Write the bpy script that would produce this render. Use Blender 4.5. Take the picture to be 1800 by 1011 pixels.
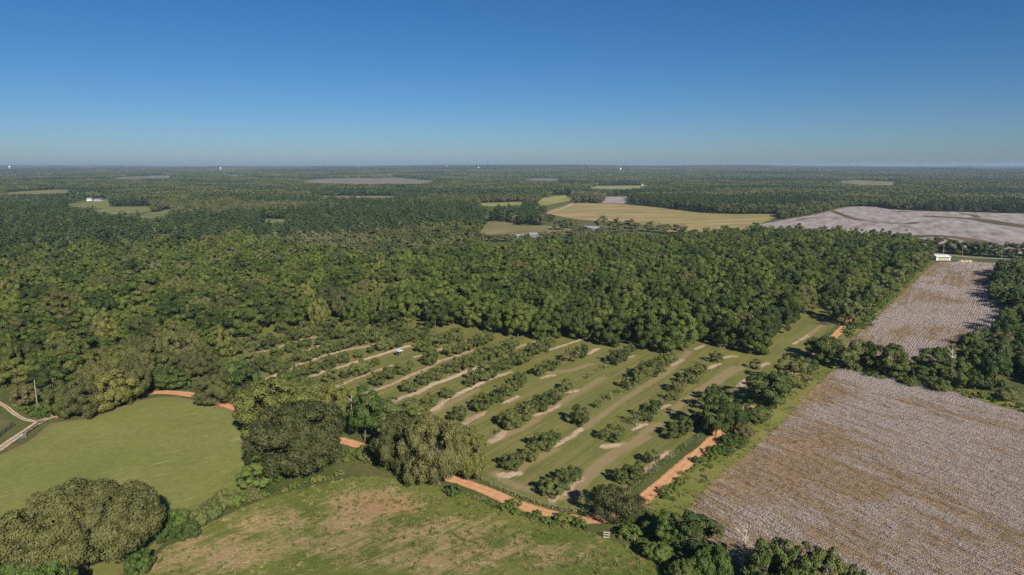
import bpy, math, random
import numpy as np

# ------------------------------------------------------------------ camera, sky, sun, exposure
R = math.radians
scene = bpy.context.scene
for o in list(bpy.data.objects):
    bpy.data.objects.remove(o)
CAM_Z = 75.0
PITCH = 10.18
cam_d = bpy.data.cameras.new('camera'); cam = bpy.data.objects.new('camera', cam_d)
scene.collection.objects.link(cam)
cam_d.sensor_width = 36.0; cam_d.lens = 24.0; cam_d.clip_start = 1.0; cam_d.clip_end = 60000.0
cam.location = (0, 0, CAM_Z); cam.rotation_euler = (R(90 - PITCH), 0, 0)
scene.camera = cam

SUN_EL = 30.0
SUN_AZ = 156.8            # degrees clockwise from +Y (view direction): behind and right of the camera
world = bpy.data.worlds.new('World'); scene.world = world; world.use_nodes = True
wn = world.node_tree.nodes; wl = world.node_tree.links
for n in list(wn): wn.remove(n)
sky = wn.new('ShaderNodeTexSky'); sky.sky_type = 'NISHITA'; sky.sun_disc = False
sky.sun_elevation = R(SUN_EL); sky.sun_rotation = R(SUN_AZ)
sky.altitude = 100; sky.air_density = 0.8; sky.dust_density = 0.5; sky.ozone_density = 7.5
bg = wn.new('ShaderNodeBackground'); bg.inputs['Strength'].default_value = 0.052
wo = wn.new('ShaderNodeOutputWorld')
hs = wn.new('ShaderNodeHueSaturation'); hs.inputs['Saturation'].default_value = 1.14
wl.new(sky.outputs[0], hs.inputs['Color']); wl.new(hs.outputs[0], bg.inputs[0]); wl.new(bg.outputs[0], wo.inputs[0])

sd = bpy.data.lights.new('sun', 'SUN'); sd.energy = 5.0; sd.angle = R(0.53); sd.color = (1.0, 0.93, 0.82)
sun = bpy.data.objects.new('sun', sd); scene.collection.objects.link(sun)
sun.rotation_euler = (R(90 - SUN_EL), 0, R(180 - SUN_AZ))
sun.location = (100, -200, 200)

scene.view_settings.view_transform = 'Standard'; scene.view_settings.look = 'None'
scene.view_settings.gamma = 1.0; scene.view_settings.exposure = 0.5
scene.view_settings.use_curve_mapping = False
cy = scene.cycles
cy.max_bounces = 4; cy.diffuse_bounces = 2; cy.glossy_bounces = 1; cy.transmission_bounces = 2
cy.volume_bounces = 0; cy.transparent_max_bounces = 4; cy.use_denoising = False
cy.caustics_reflective = False; cy.caustics_refractive = False

# ------------------------------------------------------------------ helpers
rng = np.random.default_rng(11)
random.seed(5)
C = scene.collection

def s2l(r, g, b):
    return tuple((c / 255 / 12.92) if c / 255 <= 0.04045 else (((c / 255) + 0.055) / 1.055) ** 2.4 for c in (r, g, b)) + (1.0,)

def smooth(a, b, x):
    t = np.clip((np.asarray(x, float) - a) / (b - a), 0, 1); return t * t * (3 - 2 * t)

_lat = np.random.default_rng(3).random((256, 256))
def vnoise(x, y, s, k=0):
    x = np.asarray(x, float) / s + 17.3 * k; y = np.asarray(y, float) / s + 41.7 * k
    i = np.floor(x).astype(int); j = np.floor(y).astype(int); u = x - i; v = y - j
    u = u * u * (3 - 2 * u); v = v * v * (3 - 2 * v)
    a = _lat[i & 255, j & 255]; b = _lat[(i + 1) & 255, j & 255]; c = _lat[i & 255, (j + 1) & 255]; d = _lat[(i + 1) & 255, (j + 1) & 255]
    return (a * (1 - u) + b * u) * (1 - v) + (c * (1 - u) + d * u) * v

def hz(x, y):
    """terrain height in metres"""
    x = np.asarray(x, float); y = np.asarray(y, float); r = np.hypot(x, y)
    h = 4.0 * np.exp(-(((x + 12) / 60) ** 2 + ((y - 92) / 34) ** 2))
    h = h + 1.0 * (vnoise(x, y, 130, 1) - 0.5) * smooth(60, 160, r)
    far = smooth(900, 2600, r)
    h = h + far * 9 * (vnoise(x, y, 700, 2) - 0.5)
    h = h + smooth(2600, 11000, r) * (36 + 52 * (vnoise(x, y, 3100, 3) - 0.5) + 22 * (vnoise(x, y, 1100, 4) - 0.5))
    return h

PR = R(PITCH); FPX = 1200.0
def G(px, py):
    """ground point seen at a place of the 1800 x 1011 photograph"""
    u = (px - 900) / FPX; v = (505.5 - py) / FPX
    d = np.array([u, math.cos(PR) + v * math.sin(PR), -math.sin(PR) + v * math.cos(PR)])
    z = 0.0
    for _ in range(8):
        t = (CAM_Z - z) / -d[2]; p = d * t; z = float(hz(p[0], p[1]))
    return np.array([p[0], p[1]])
def GP(pts): return np.array([G(*p) for p in pts])
def to_px(X, Y, Z=0.0):
    dz = Z - CAM_Z; Y = np.asarray(Y, float); X = np.asarray(X, float)
    f = Y * math.cos(PR) - dz * math.sin(PR); u = Y * math.sin(PR) + dz * math.cos(PR)
    f = np.maximum(f, 1.0)
    return 900 + FPX * X / f, 505.5 - FPX * u / f

def in_poly(x, y, poly):
    x = np.asarray(x, float); y = np.asarray(y, float); c = np.zeros(x.shape, bool); n = len(poly)
    for i in range(n):
        x1, y1 = poly[i]; x2, y2 = poly[(i + 1) % n]
        if y1 == y2: continue
        c ^= ((y1 > y) != (y2 > y)) & (x < (x2 - x1) * (y - y1) / (y2 - y1) + x1)
    return c
def seg_dist(x, y, pts, closed=False):
    """distance to a polyline, and the closest points on it"""
    best = np.full(np.shape(x), 1e18); cx = np.zeros(np.shape(x)); cyy = np.zeros(np.shape(x))
    n = len(pts); m = n if closed else n - 1
    for i in range(m):
        ax, ay = pts[i]; bx, by = pts[(i + 1) % n]; dx, dy = bx - ax, by - ay
        L = max(dx * dx + dy * dy, 1e-9)
        t = np.clip(((x - ax) * dx + (y - ay) * dy) / L, 0, 1)
        qx = ax + t * dx; qy = ay + t * dy; d = (x - qx) ** 2 + (y - qy) ** 2
        k = d < best; best = np.where(k, d, best); cx = np.where(k, qx, cx); cyy = np.where(k, qy, cyy)
    return np.sqrt(best), cx, cyy
def sdist(x, y, poly):
    d, cx, c2 = seg_dist(x, y, poly, True)
    return np.where(in_poly(x, y, poly), d, -d), cx, c2
def curve_pts(pts, step):
    """Catmull-Rom through the points, resampled"""
    pts = np.asarray(pts, float); P = np.vstack([2 * pts[0] - pts[1], pts, 2 * pts[-1] - pts[-2]]); out = []
    for i in range(1, len(P) - 2):
        n = max(2, int(np.linalg.norm(P[i + 1] - P[i]) / step))
        for k in range(n):
            t = k / n
            out.append(0.5 * ((2 * P[i]) + (-P[i - 1] + P[i + 1]) * t + (2 * P[i - 1] - 5 * P[i] + 4 * P[i + 1] - P[i + 2]) * t * t + (-P[i - 1] + 3 * P[i] - 3 * P[i + 1] + P[i + 2]) * t ** 3))
    out.append(P[-2]); return np.array(out)

def mesh_from(name, V, F, attrs=None, mat=None, smooth_shade=False):
    """V n x 3, F m x k (one face size) or list"""
    me = bpy.data.meshes.new(name)
    if isinstance(F, np.ndarray):
        V = np.asarray(V, np.float32); k = F.shape[1]
        me.vertices.add(len(V)); me.vertices.foreach_set('co', V.ravel())
        me.loops.add(F.size); me.loops.foreach_set('vertex_index', F.astype(np.int32).ravel())
        me.polygons.add(len(F)); me.polygons.foreach_set('loop_start', np.arange(0, F.size, k, dtype=np.int32))
        me.polygons.foreach_set('loop_total', np.full(len(F), k, np.int32))
        me.update(calc_edges=True)
    else:
        me.from_pydata([tuple(v) for v in V], [], F)
    for an, av in (attrs or {}).items():
        a = me.attributes.new(an, 'FLOAT', 'POINT'); a.data.foreach_set('value', np.asarray(av, np.float32))
    if smooth_shade: me.polygons.foreach_set('use_smooth', np.ones(len(me.polygons), bool))
    if mat: me.materials.append(mat)
    return me
def link(name, data, parent=None, loc=None):
    o = bpy.data.objects.new(name, data); C.objects.link(o)
    if parent: o.parent = parent
    if loc is not None: o.location = loc
    return o
def tag(o, label=None, cat=None, group=None, kind=None):
    if label: o['label'] = label
    if cat: o['category'] = cat
    if group: o['group'] = group
    if kind: o['kind'] = kind
    return o

class MB:
    """collects boxes and tubes into one mesh"""
    def __init__(s): s.V = []; s.F = []
    def box(s, c, d, rz=0.0):
        n = len(s.V); ca, sa = math.cos(rz), math.sin(rz)
        for sx, sy, sz in ((-1,-1,-1),(1,-1,-1),(1,1,-1),(-1,1,-1),(-1,-1,1),(1,-1,1),(1,1,1),(-1,1,1)):
            x, y, z = sx * d[0] / 2, sy * d[1] / 2, sz * d[2] / 2
            s.V.append((c[0] + x * ca - y * sa, c[1] + x * sa + y * ca, c[2] + z))
        s.F += [[n+i for i in f] for f in ((3,2,1,0),(4,5,6,7),(0,1,5,4),(1,2,6,5),(2,3,7,6),(3,0,4,7))]; return s
    def quad(s, *p):
        n = len(s.V); s.V += [tuple(q) for q in p]; s.F.append(list(range(n, n + len(p)))); return s
    def tube(s, pts, rad, k=6, cap=True):
        pts = np.asarray(pts, float); n0 = len(s.V)
        for i, p in enumerate(pts):
            t = pts[min(i + 1, len(pts) - 1)] - pts[max(i - 1, 0)]; t = t / (np.linalg.norm(t) + 1e-9)
            a = np.cross(t, (0.3, 0.9, 0.1)); 
            if np.linalg.norm(a) < 1e-3: a = np.cross(t, (1, 0, 0))
            a /= np.linalg.norm(a); b = np.cross(t, a)
            for j in range(k):
                w = 2 * math.pi * j / k; s.V.append(tuple(p + rad[i] * (math.cos(w) * a + math.sin(w) * b)))
        for i in range(len(pts) - 1):
            for j in range(k):
                s.F.append([n0 + i * k + j, n0 + i * k + (j + 1) % k, n0 + (i + 1) * k + (j + 1) % k, n0 + (i + 1) * k + j])
        if cap: s.F.append([n0 + (len(pts) - 1) * k + j for j in range(k)]); s.F.append([n0 + j for j in range(k)][::-1])
        return s
    def mesh(s, name, mat): return mesh_from(name, s.V, s.F, mat=mat)
    def build(s, name, mat, parent=None, loc=None): return link(name, s.mesh(name, mat), parent, loc)

ORD = ['zeroth', 'first', 'second', 'third', 'fourth', 'fifth', 'sixth', 'seventh', 'eighth', 'ninth', 'tenth', 'eleventh', 'twelfth', 'thirteenth', 'fourteenth', 'fifteenth', 'sixteenth', 'seventeenth', 'eighteenth', 'nineteenth', 'twentieth']
def ordw(n):
    if n < len(ORD): return ORD[n]
    return '%d%s' % (n, 'th' if 10 <= n % 100 <= 20 else {1: 'st', 2: 'nd', 3: 'rd'}.get(n % 10, 'th'))

# ------------------------------------------------------------------ materials
class NT:
    def __init__(s, name):
        s.m = bpy.data.materials.new(name); s.m.use_nodes = True; s.t = s.m.node_tree; s.n = s.t.nodes
        for x in list(s.n): s.n.remove(x)
        s.out = s.n.new('ShaderNodeOutputMaterial')
    def L(s, a, b): s.t.links.new(a, b)
    def pos(s):
        return s.n.new('ShaderNodeNewGeometry').outputs['Position']
    def attr(s, name):
        a = s.n.new('ShaderNodeAttribute'); a.attribute_name = name; return a.outputs['Fac']
    def math(s, op, a, b=None, clamp=False):
        m = s.n.new('ShaderNodeMath'); m.operation = op; m.use_clamp = clamp
        for i, v in enumerate((a, b)):
            if v is None: continue
            if isinstance(v, (int, float)): m.inputs[i].default_value = v
            else: s.L(v, m.inputs[i])
        return m.outputs[0]
    def noise(s, vec, scale, detail=4, rough=0.55, dist=0.0):
        n = s.n.new('ShaderNodeTexNoise'); n.inputs['Scale'].default_value = scale; n.inputs['Detail'].default_value = detail
        n.inputs['Roughness'].default_value = rough; n.inputs['Distortion'].default_value = dist
        if vec is not None: s.L(vec, n.inputs['Vector'])
        return n.outputs['Fac']
    def mapr(s, vec, rot=0.0, scale=(1, 1, 1)):
        m = s.n.new('ShaderNodeMapping'); m.inputs['Rotation'].default_value = (0, 0, rot)
        m2 = s.n.new('ShaderNodeMapping'); m2.inputs['Scale'].default_value = scale
        s.L(vec, m.inputs['Vector']); s.L(m.outputs[0], m2.inputs['Vector']); return m2.outputs[0]
    def rng(s, v, a, b, c=0.0, d=1.0):
        m = s.n.new('ShaderNodeMapRange'); m.inputs[1].default_value = a; m.inputs[2].default_value = b
        m.inputs[3].default_value = c; m.inputs[4].default_value = d; s.L(v, m.inputs[0]); return m.outputs[0]
    def ramp(s, f, stops):
        r = s.n.new('ShaderNodeValToRGB'); e = r.color_ramp.elements
        while len(e) < len(stops): e.new(0.5)
        for i, (p, c) in enumerate(stops): e[i].position = p; e[i].color = c
        s.L(f, r.inputs[0]); return r.outputs[0]
    def mix(s, f, a, b):
        m = s.n.new('ShaderNodeMix'); m.data_type = 'RGBA'
        for sock, v in ((m.inputs[0], f), (m.inputs[6], a), (m.inputs[7], b)):
            if isinstance(v, (int, float)): sock.default_value = v
            elif isinstance(v, tuple): sock.default_value = v
            else: s.L(v, sock)
        return m.outputs[2]
    def finish(s, col, rough=0.9, spec=0.2, bump=None, bstr=0.4, bdist=0.1, transl=0.0):
        b = s.n.new('ShaderNodeBsdfPrincipled'); b.inputs['Roughness'].default_value = rough
        b.inputs['Specular IOR Level'].default_value = spec
        if isinstance(col, tuple): b.inputs['Base Color'].default_value = col
        else: s.L(col, b.inputs['Base Color'])
        if bump is not None:
            bn = s.n.new('ShaderNodeBump'); bn.inputs['Strength'].default_value = bstr; bn.inputs['Distance'].default_value = bdist
            s.L(bump, bn.inputs['Height']); s.L(bn.outputs[0], b.inputs['Normal'])
        sh = b.outputs[0]
        if transl > 0:
            t = s.n.new('ShaderNodeBsdfTranslucent'); s.L(col, t.inputs[0])
            mx = s.n.new('ShaderNodeMixShader'); mx.inputs[0].default_value = transl
            s.L(sh, mx.inputs[1]); s.L(t.outputs[0], mx.inputs[2]); sh = mx.outputs[0]
        s.L(sh, s.out.inputs[0]); return s.m

ROW_AZ = R(34.3)          # direction of the orchard rows, clockwise from +Y

def plain(name, col, rough=0.7, var=0.15, scale=3.0, spec=0.3):
    t = NT(name); n = t.noise(t.pos(), scale, 4)
    d = tuple(c * (1 - var) for c in col[:3]) + (1,); l = tuple(min(1, c * (1 + var)) for c in col[:3]) + (1,)
    return t.finish(t.ramp(n, [(0.3, d), (0.7, l)]), rough, spec)

# grass colours shared by the ground sheets
def grass_color(t, p, a, b, c):
    """a, b, c: dark, mid, light colours, patchy at several sizes"""
    n1 = t.noise(p, 0.035, 6, 0.65); n2 = t.noise(p, 0.9, 5, 0.7)
    f = t.math('ADD', t.math('MULTIPLY', n1, 0.6), t.math('MULTIPLY', n2, 0.4))
    return t.ramp(f, [(0.36, a), (0.5, b), (0.64, c)])

def mat_ground():
    t = NT('ground_cover'); p = t.pos()
    g = grass_color(t, p, (0.055, 0.075, 0.02, 1), (0.10, 0.115, 0.036, 1), (0.155, 0.145, 0.058, 1))
    n = t.noise(p, 0.06, 5, 0.6)
    soil = t.ramp(t.noise(p, 0.5, 5, 0.7), [(0.3, (0.17, 0.11, 0.065, 1)), (0.7, (0.30, 0.20, 0.12, 1))])
    k = t.rng(n, 0.56, 0.66)
    col = t.mix(t.math('MULTIPLY', k, 0.6), g, soil)
    return t.finish(col, 0.95, 0.1, t.noise(p, 1.6, 5, 0.75), 0.7, 0.35)

def mat_verge():
    t = NT('weedy_verge'); p = t.pos()
    g = grass_color(t, p, (0.10, 0.125, 0.026, 1), (0.18, 0.19, 0.046, 1), (0.27, 0.25, 0.078, 1))
    e = t.attr('edge'); col = t.mix(t.rng(t.noise(p, 0.12, 5, 0.7), 0.55, 0.7), g, (0.22, 0.17, 0.085, 1))
    return t.finish(col, 0.95, 0.1, t.noise(p, 1.5, 5, 0.8), 0.6, 0.3)

def mat_pasture():
    t = NT('pasture_grass'); p = t.pos()
    g = grass_color(t, p, (0.15, 0.178, 0.043, 1), (0.20, 0.214, 0.057, 1), (0.25, 0.24, 0.08, 1))
    st = t.noise(t.mapr(p, R(57), (0.5, 0.045, 1)), 1.0, 4, 0.6)
    col = t.mix(t.math('MULTIPLY', t.rng(st, 0.5, 0.72), 0.5), g, (0.23, 0.205, 0.085, 1))
    fl = t.noise(t.mapr(p, R(57), (1.3, 0.10, 1)), 1.0, 3, 0.6)
    zone = t.rng(t.noise(p, 0.022, 3), 0.42, 0.55)
    col = t.mix(t.math('MULTIPLY', t.math('MULTIPLY', t.rng(fl, 0.62, 0.70), zone), 0.85), col, (0.46, 0.37, 0.21, 1))
    mot = t.noise(p, 0.5, 7, 0.8); col = t.mix(t.math('MULTIPLY', t.rng(mot, 0.46, 0.62), 0.45), col, (0.115, 0.145, 0.034, 1))
    e = t.attr('edge'); n = t.noise(p, 0.25, 5, 0.7)
    k = t.rng(t.math('SUBTRACT', e, t.math('MULTIPLY', n, 6.0)), -2.5, 0.0, 1.0, 0.0)
    col = t.mix(t.math('MULTIPLY', k, 0.75), col, (0.20, 0.145, 0.075, 1))
    return t.finish(col, 0.95, 0.1, t.noise(p, 2.2, 5, 0.75), 0.35, 0.2)

def mat_lawn():
    t = NT('orchard_grass'); p = t.pos()
    g = grass_color(t, p, (0.118, 0.130, 0.034, 1), (0.176, 0.178, 0.049, 1), (0.232, 0.210, 0.068, 1))
    q = t.mapr(p, ROW_AZ, (1, 1, 1))                 # x across the rows, y along them
    stripes = t.noise(t.mapr(p, ROW_AZ, (0.55, 0.022, 1)), 1.0, 4, 0.6)
    col = t.mix(t.math('MULTIPLY', t.rng(stripes, 0.5, 0.68), 0.6), g, (0.28, 0.22, 0.10, 1))
    fine = t.noise(t.mapr(p, ROW_AZ, (1.5, 0.03, 1)), 1.0, 3, 0.6)
    col = t.mix(t.math('MULTIPLY', t.rng(fine, 0.42, 0.62), 0.5), col, (0.10, 0.112, 0.035, 1))
    w = t.attr('wear'); n = t.noise(t.mapr(p, ROW_AZ, (1.2, 0.25, 1)), 1.0, 5, 0.65)
    k = t.rng(t.math('ADD', w, t.math('MULTIPLY', n, 1.3)), 0.85, 1.35)
    col = t.mix(t.math('MULTIPLY', k, 0.75), col, (0.31, 0.225, 0.125, 1))
    s = t.attr('soil'); n2 = t.noise(t.mapr(p, ROW_AZ, (0.8, 0.30, 1)), 1.0, 8, 0.8)
    k2 = t.rng(t.math('ADD', s, t.math('MULTIPLY', t.math('SUBTRACT', n2, 0.5), 3.0)), 0.34, 0.62)
    red = t.noise(p, 0.03, 3)
    soil = t.ramp(t.math('ADD', t.math('MULTIPLY', t.noise(p, 1.1, 5, 0.75), 0.6), t.math('MULTIPLY', red, 0.4)), [(0.34, (0.30, 0.17, 0.095, 1)), (0.5, (0.48, 0.345, 0.24, 1)), (0.66, (0.62, 0.49, 0.37, 1))])
    col = t.mix(k2, col, soil)
    return t.finish(col, 0.95, 0.1, t.noise(p, 2.0, 5, 0.75), 0.4, 0.25)

def mat_hill():
    t = NT('hill_grass'); p = t.pos()
    g = grass_color(t, p, (0.085, 0.125, 0.02, 1), (0.16, 0.188, 0.04, 1), (0.245, 0.238, 0.064, 1))
    d = t.attr('dry'); n = t.noise(p, 0.16, 6, 0.75)
    st = t.noise(t.mapr(p, R(43), (0.8, 0.07, 1)), 1.0, 4, 0.65)
    k = t.rng(t.math('ADD', t.math('ADD', d, t.math('MULTIPLY', t.math('SUBTRACT', n, 0.5), 2.2)), t.math('MULTIPLY', t.math('SUBTRACT', st, 0.5), 1.3)), 0.24, 0.70)
    dry = t.ramp(t.noise(p, 1.3, 5, 0.75), [(0.3, (0.31, 0.20, 0.095, 1)), (0.5, (0.46, 0.32, 0.16, 1)), (0.7, (0.60, 0.46, 0.25, 1))])
    redn = t.attr('red'); dry = t.mix(t.math('MULTIPLY', redn, 0.75), dry, (0.44, 0.235, 0.125, 1))
    col = t.mix(t.math('MULTIPLY', k, 0.85), g, dry)
    return t.finish(col, 0.95, 0.1, t.noise(p, 1.7, 5, 0.8), 0.9, 0.4)

def mat_cotton(near):
    """soil and dry leaf litter between the plants; for the far field the plants' own mottle"""
    t = NT('cotton_soil' if near else 'far_cotton'); p = t.pos()
    if near:
        n = t.noise(p, 0.5, 6, 0.75); w = t.attr('white')
        soil = t.ramp(n, [(0.3, (0.20, 0.125, 0.07, 1)), (0.5, (0.35, 0.24, 0.145, 1)), (0.7, (0.52, 0.39, 0.255, 1))])
        gr = t.rng(t.noise(p, 0.13, 5, 0.7), 0.46, 0.62)
        col = t.mix(t.math('MULTIPLY', gr, 0.35), soil, (0.16, 0.14, 0.05, 1))
        return t.finish(col, 0.95, 0.1, t.noise(p, 2.5, 5, 0.8), 0.9, 0.35)
    n = t.noise(t.mapr(p, R(-62), (0.02, 0.09, 1)), 1.0, 6, 0.65); n2 = t.noise(p, 0.35, 5, 0.8)
    f = t.math('ADD', t.math('MULTIPLY', n, 0.65), t.math('MULTIPLY', n2, 0.35))
    col = t.ramp(f, [(0.36, (0.18, 0.135, 0.11, 1)), (0.48, (0.30, 0.255, 0.24, 1)), (0.60, (0.40, 0.355, 0.35, 1))])
    b = t.attr('band'); k = t.rng(t.math('ADD', b, t.math('MULTIPLY', t.math('SUBTRACT', n2, 0.5), 0.8)), 0.35, 0.55)
    bc = t.mix(t.rng(t.noise(p, 0.008, 3), 0.45, 0.6), (0.075, 0.075, 0.028, 1), (0.15, 0.10, 0.06, 1))
    col = t.mix(t.math('MULTIPLY', k, 0.95), col, bc)
    return t.finish(col, 0.95, 0.1, n2, 0.5, 0.6)

def mat_hay(name, a, b, c, rot=20, green=0.4):
    t = NT(name); p = t.pos()
    n = t.noise(t.mapr(p, R(rot), (0.035, 0.008, 1)), 1.0, 5, 0.6); n2 = t.noise(p, 0.3, 5, 0.75)
    f = t.math('ADD', t.math('MULTIPLY', n, 0.75), t.math('MULTIPLY', n2, 0.25))
    col = t.ramp(f, [(0.36, a), (0.5, b), (0.62, c)])
    return t.finish(col, 0.95, 0.1, n2, 0.4, 0.4)

def mat_clay(name, a, b, c, centre=None):
    t = NT(name); p = t.pos(); n = t.noise(p, 0.45, 6, 0.7); n2 = t.noise(p, 4.0, 4, 0.7)
    col = t.ramp(t.math('ADD', t.math('MULTIPLY', n, 0.7), t.math('MULTIPLY', n2, 0.3)), [(0.32, a), (0.5, b), (0.68, c)])
    u = t.attr('across')                              # 0 in the middle, 1 at the edge
    nn = t.noise(p, 0.9, 5, 0.7)
    edge = t.rng(t.math('ADD', u, t.math('MULTIPLY', t.math('SUBTRACT', nn, 0.5), 1.7)), 0.80, 1.05)
    col = t.mix(t.math('MULTIPLY', edge, 0.9), col, (0.13, 0.125, 0.05, 1))
    if centre:
        mid = t.rng(t.math('ADD', u, t.math('MULTIPLY', t.math('SUBTRACT', nn, 0.5), 0.4)), 0.18, 0.32, 1.0, 0.0)
        col = t.mix(t.math('MULTIPLY', mid, 0.85), col, centre)
    else:
        rut = t.rng(t.math('ABSOLUTE', t.math('SUBTRACT', u, 0.42)), 0.0, 0.16, 1.0, 0.0)
        col = t.mix(t.math('MULTIPLY', rut, 0.45), col, (0.71, 0.44, 0.25, 1))
        crown = t.rng(t.math('ADD', u, t.math('MULTIPLY', t.math('SUBTRACT', nn, 0.5), 0.9)), 0.0, 0.16, 1.0, 0.0)
        col = t.mix(t.math('MULTIPLY', crown, 0.35), col, a)
    return t.finish(col, 0.92, 0.15, n2, 0.35, 0.06)

def mat_leaf(name, dark, mid, light, dry=None, dryp=0.0, transl=0.10, patch=0.0):
    """dark to light by the leaf's own tone, the tree's own tint and a slow drift over the land"""
    t = NT(name); oi = t.n.new('ShaderNodeObjectInfo')
    tone = t.attr('tone'); rnd = oi.outputs['Random']
    drift = t.noise(oi.outputs['Location'], 0.006, 3, 0.6)
    f = t.math('ADD', t.math('ADD', t.math('MULTIPLY', tone, 0.36), t.math('MULTIPLY', rnd, 0.50)), t.math('MULTIPLY', drift, 0.30))
    col = t.ramp(f, [(0.28, dark), (0.56, mid), (0.86, light)])
    if dry:
        r2 = t.math('FRACT', t.math('MULTIPLY', rnd, 17.31))
        k = t.math('GREATER_THAN', r2, 1 - dryp)
        if patch > 0:
            dn = t.noise(t.mapr(oi.outputs['Location'], 0.6), 0.0045, 2, 0.6)
            k = t.math('MULTIPLY', t.rng(t.math('ADD', dn, t.math('MULTIPLY', r2, 0.25)), 0.66, 0.78), 1.0)
        col = t.mix(t.math('MULTIPLY', k, 0.7), col, dry)
    return t.finish(col, 0.62, 0.25, transl=transl)

M = {}
M['bark'] = plain('bark', (0.13, 0.10, 0.075, 1), 0.95, 0.35, 2.0, 0.1)
M['bark_pale'] = plain('pale_bark', (0.34, 0.30, 0.25, 1), 0.95, 0.25, 2.0, 0.1)
M['dead'] = plain('dead_wood', (0.42, 0.38, 0.34, 1), 0.9, 0.2, 2.0, 0.1)
M['pecan'] = mat_leaf('pecan_leaf', (0.031, 0.048, 0.010, 1), (0.070, 0.100, 0.018, 1), (0.130, 0.155, 0.030, 1), (0.115, 0.105, 0.035, 1), 0.06)
M['young'] = mat_leaf('young_pecan_leaf', (0.045, 0.062, 0.016, 1), (0.082, 0.103, 0.025, 1), (0.128, 0.142, 0.038, 1), (0.14, 0.13, 0.045, 1), 0.06)
M['oak'] = mat_leaf('oak_leaf', (0.054, 0.062, 0.019, 1), (0.090, 0.097, 0.030, 1), (0.135, 0.135, 0.045, 1))
M['oakgreen'] = mat_leaf('olive_oak_leaf', (0.075, 0.088, 0.02, 1), (0.125, 0.138, 0.032, 1), (0.18, 0.178, 0.046, 1))
M['bright'] = mat_leaf('bright_leaf', (0.045, 0.075, 0.014, 1), (0.078, 0.122, 0.023, 1), (0.13, 0.168, 0.036, 1))
M['hedge'] = mat_leaf('hedgerow_leaf', (0.045, 0.07, 0.016, 1), (0.085, 0.115, 0.028, 1), (0.15, 0.155, 0.046, 1), (0.15, 0.12, 0.05, 1), 0.02)
M['wood'] = mat_leaf('woodland_leaf', (0.037, 0.050, 0.014, 1), (0.073, 0.090, 0.025, 1), (0.138, 0.143, 0.047, 1), (0.155, 0.145, 0.085, 1), 0.10, patch=1.0)
M['pine'] = mat_leaf('pine_needle', (0.024, 0.042, 0.015, 1), (0.042, 0.066, 0.021, 1), (0.070, 0.095, 0.031, 1))
M['weed'] = mat_leaf('weed_leaf', (0.06, 0.095, 0.016, 1), (0.12, 0.15, 0.032, 1), (0.20, 0.20, 0.055, 1), (0.24, 0.18, 0.08, 1), 0.12)
M['tuft'] = mat_leaf('grass_blade', (0.075, 0.10, 0.022, 1), (0.14, 0.155, 0.042, 1), (0.23, 0.21, 0.075, 1), (0.36, 0.28, 0.14, 1), 0.18)

# ------------------------------------------------------------------ ground sheet
def grow(a, b, s0, k):
    out = [a]; s = s0; d = 1 if b > a else -1
    while abs(out[-1] - b) > s: out.append(out[-1] + d * s); s *= k
    out.append(b); return out
xs = np.array(sorted(set(np.round(list(np.arange(-240, 301, 3.0)) + grow(300, 16000, 4, 1.075) + grow(-240, -16000, 4, 1.075), 3))))
ys = np.array(sorted(set(np.round(grow(70, -400, 4, 1.2) + list(np.arange(70, 601, 3.0)) + grow(600, 17000, 4, 1.06), 3))))
XX, YY = np.meshgrid(xs, ys); nx, ny = len(xs), len(ys)
V = np.stack([XX.ravel(), YY.ravel(), hz(XX, YY).ravel()], 1)
ii = (np.arange(ny - 1)[:, None] * nx + np.arange(nx - 1)[None, :]).ravel()
Fq = np.stack([ii, ii + 1, ii + nx + 1, ii + nx], 1)
tag(link('ground', mesh_from('ground', V, Fq, mat=mat_ground(), smooth_shade=True)), kind='structure')

def field(name, poly, step, zoff, mat, attrs=None):
    """a sheet that follows the terrain inside a polygon; border vertices lie on the polygon"""
    poly = np.asarray(poly); lo = poly.min(0) - step; hi = poly.max(0) + step
    gx = np.arange(lo[0], hi[0] + step, step); gy = np.arange(lo[1], hi[1] + step, step)
    X, Y = np.meshgrid(gx, gy); d, cx, c2 = sdist(X, Y, poly)
    n1 = len(gx)
    out = d < 0; PX = np.where(out, cx, X); PY = np.where(out, c2, Y)
    a = (np.arange(len(gy) - 1)[:, None] * n1 + np.arange(n1 - 1)[None, :]).ravel()
    Fc = np.stack([a, a + 1, a + n1 + 1, a + n1], 1)
    keep = (~out.ravel())[Fc].any(1); Fc = Fc[keep]
    used = np.unique(Fc); remap = np.full(X.size, -1); remap[used] = np.arange(len(used)); Fc = remap[Fc]
    px, py, dd = PX.ravel()[used], PY.ravel()[used], np.maximum(d.ravel()[used], 0)
    V = np.stack([px, py, hz(px, py) + zoff], 1)
    at = {'edge': dd}
    if attrs: at.update(attrs(px, py, dd))
    o = link(name, mesh_from(name, V, Fc, at, mat, True)); tag(o, kind='structure'); return o

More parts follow.
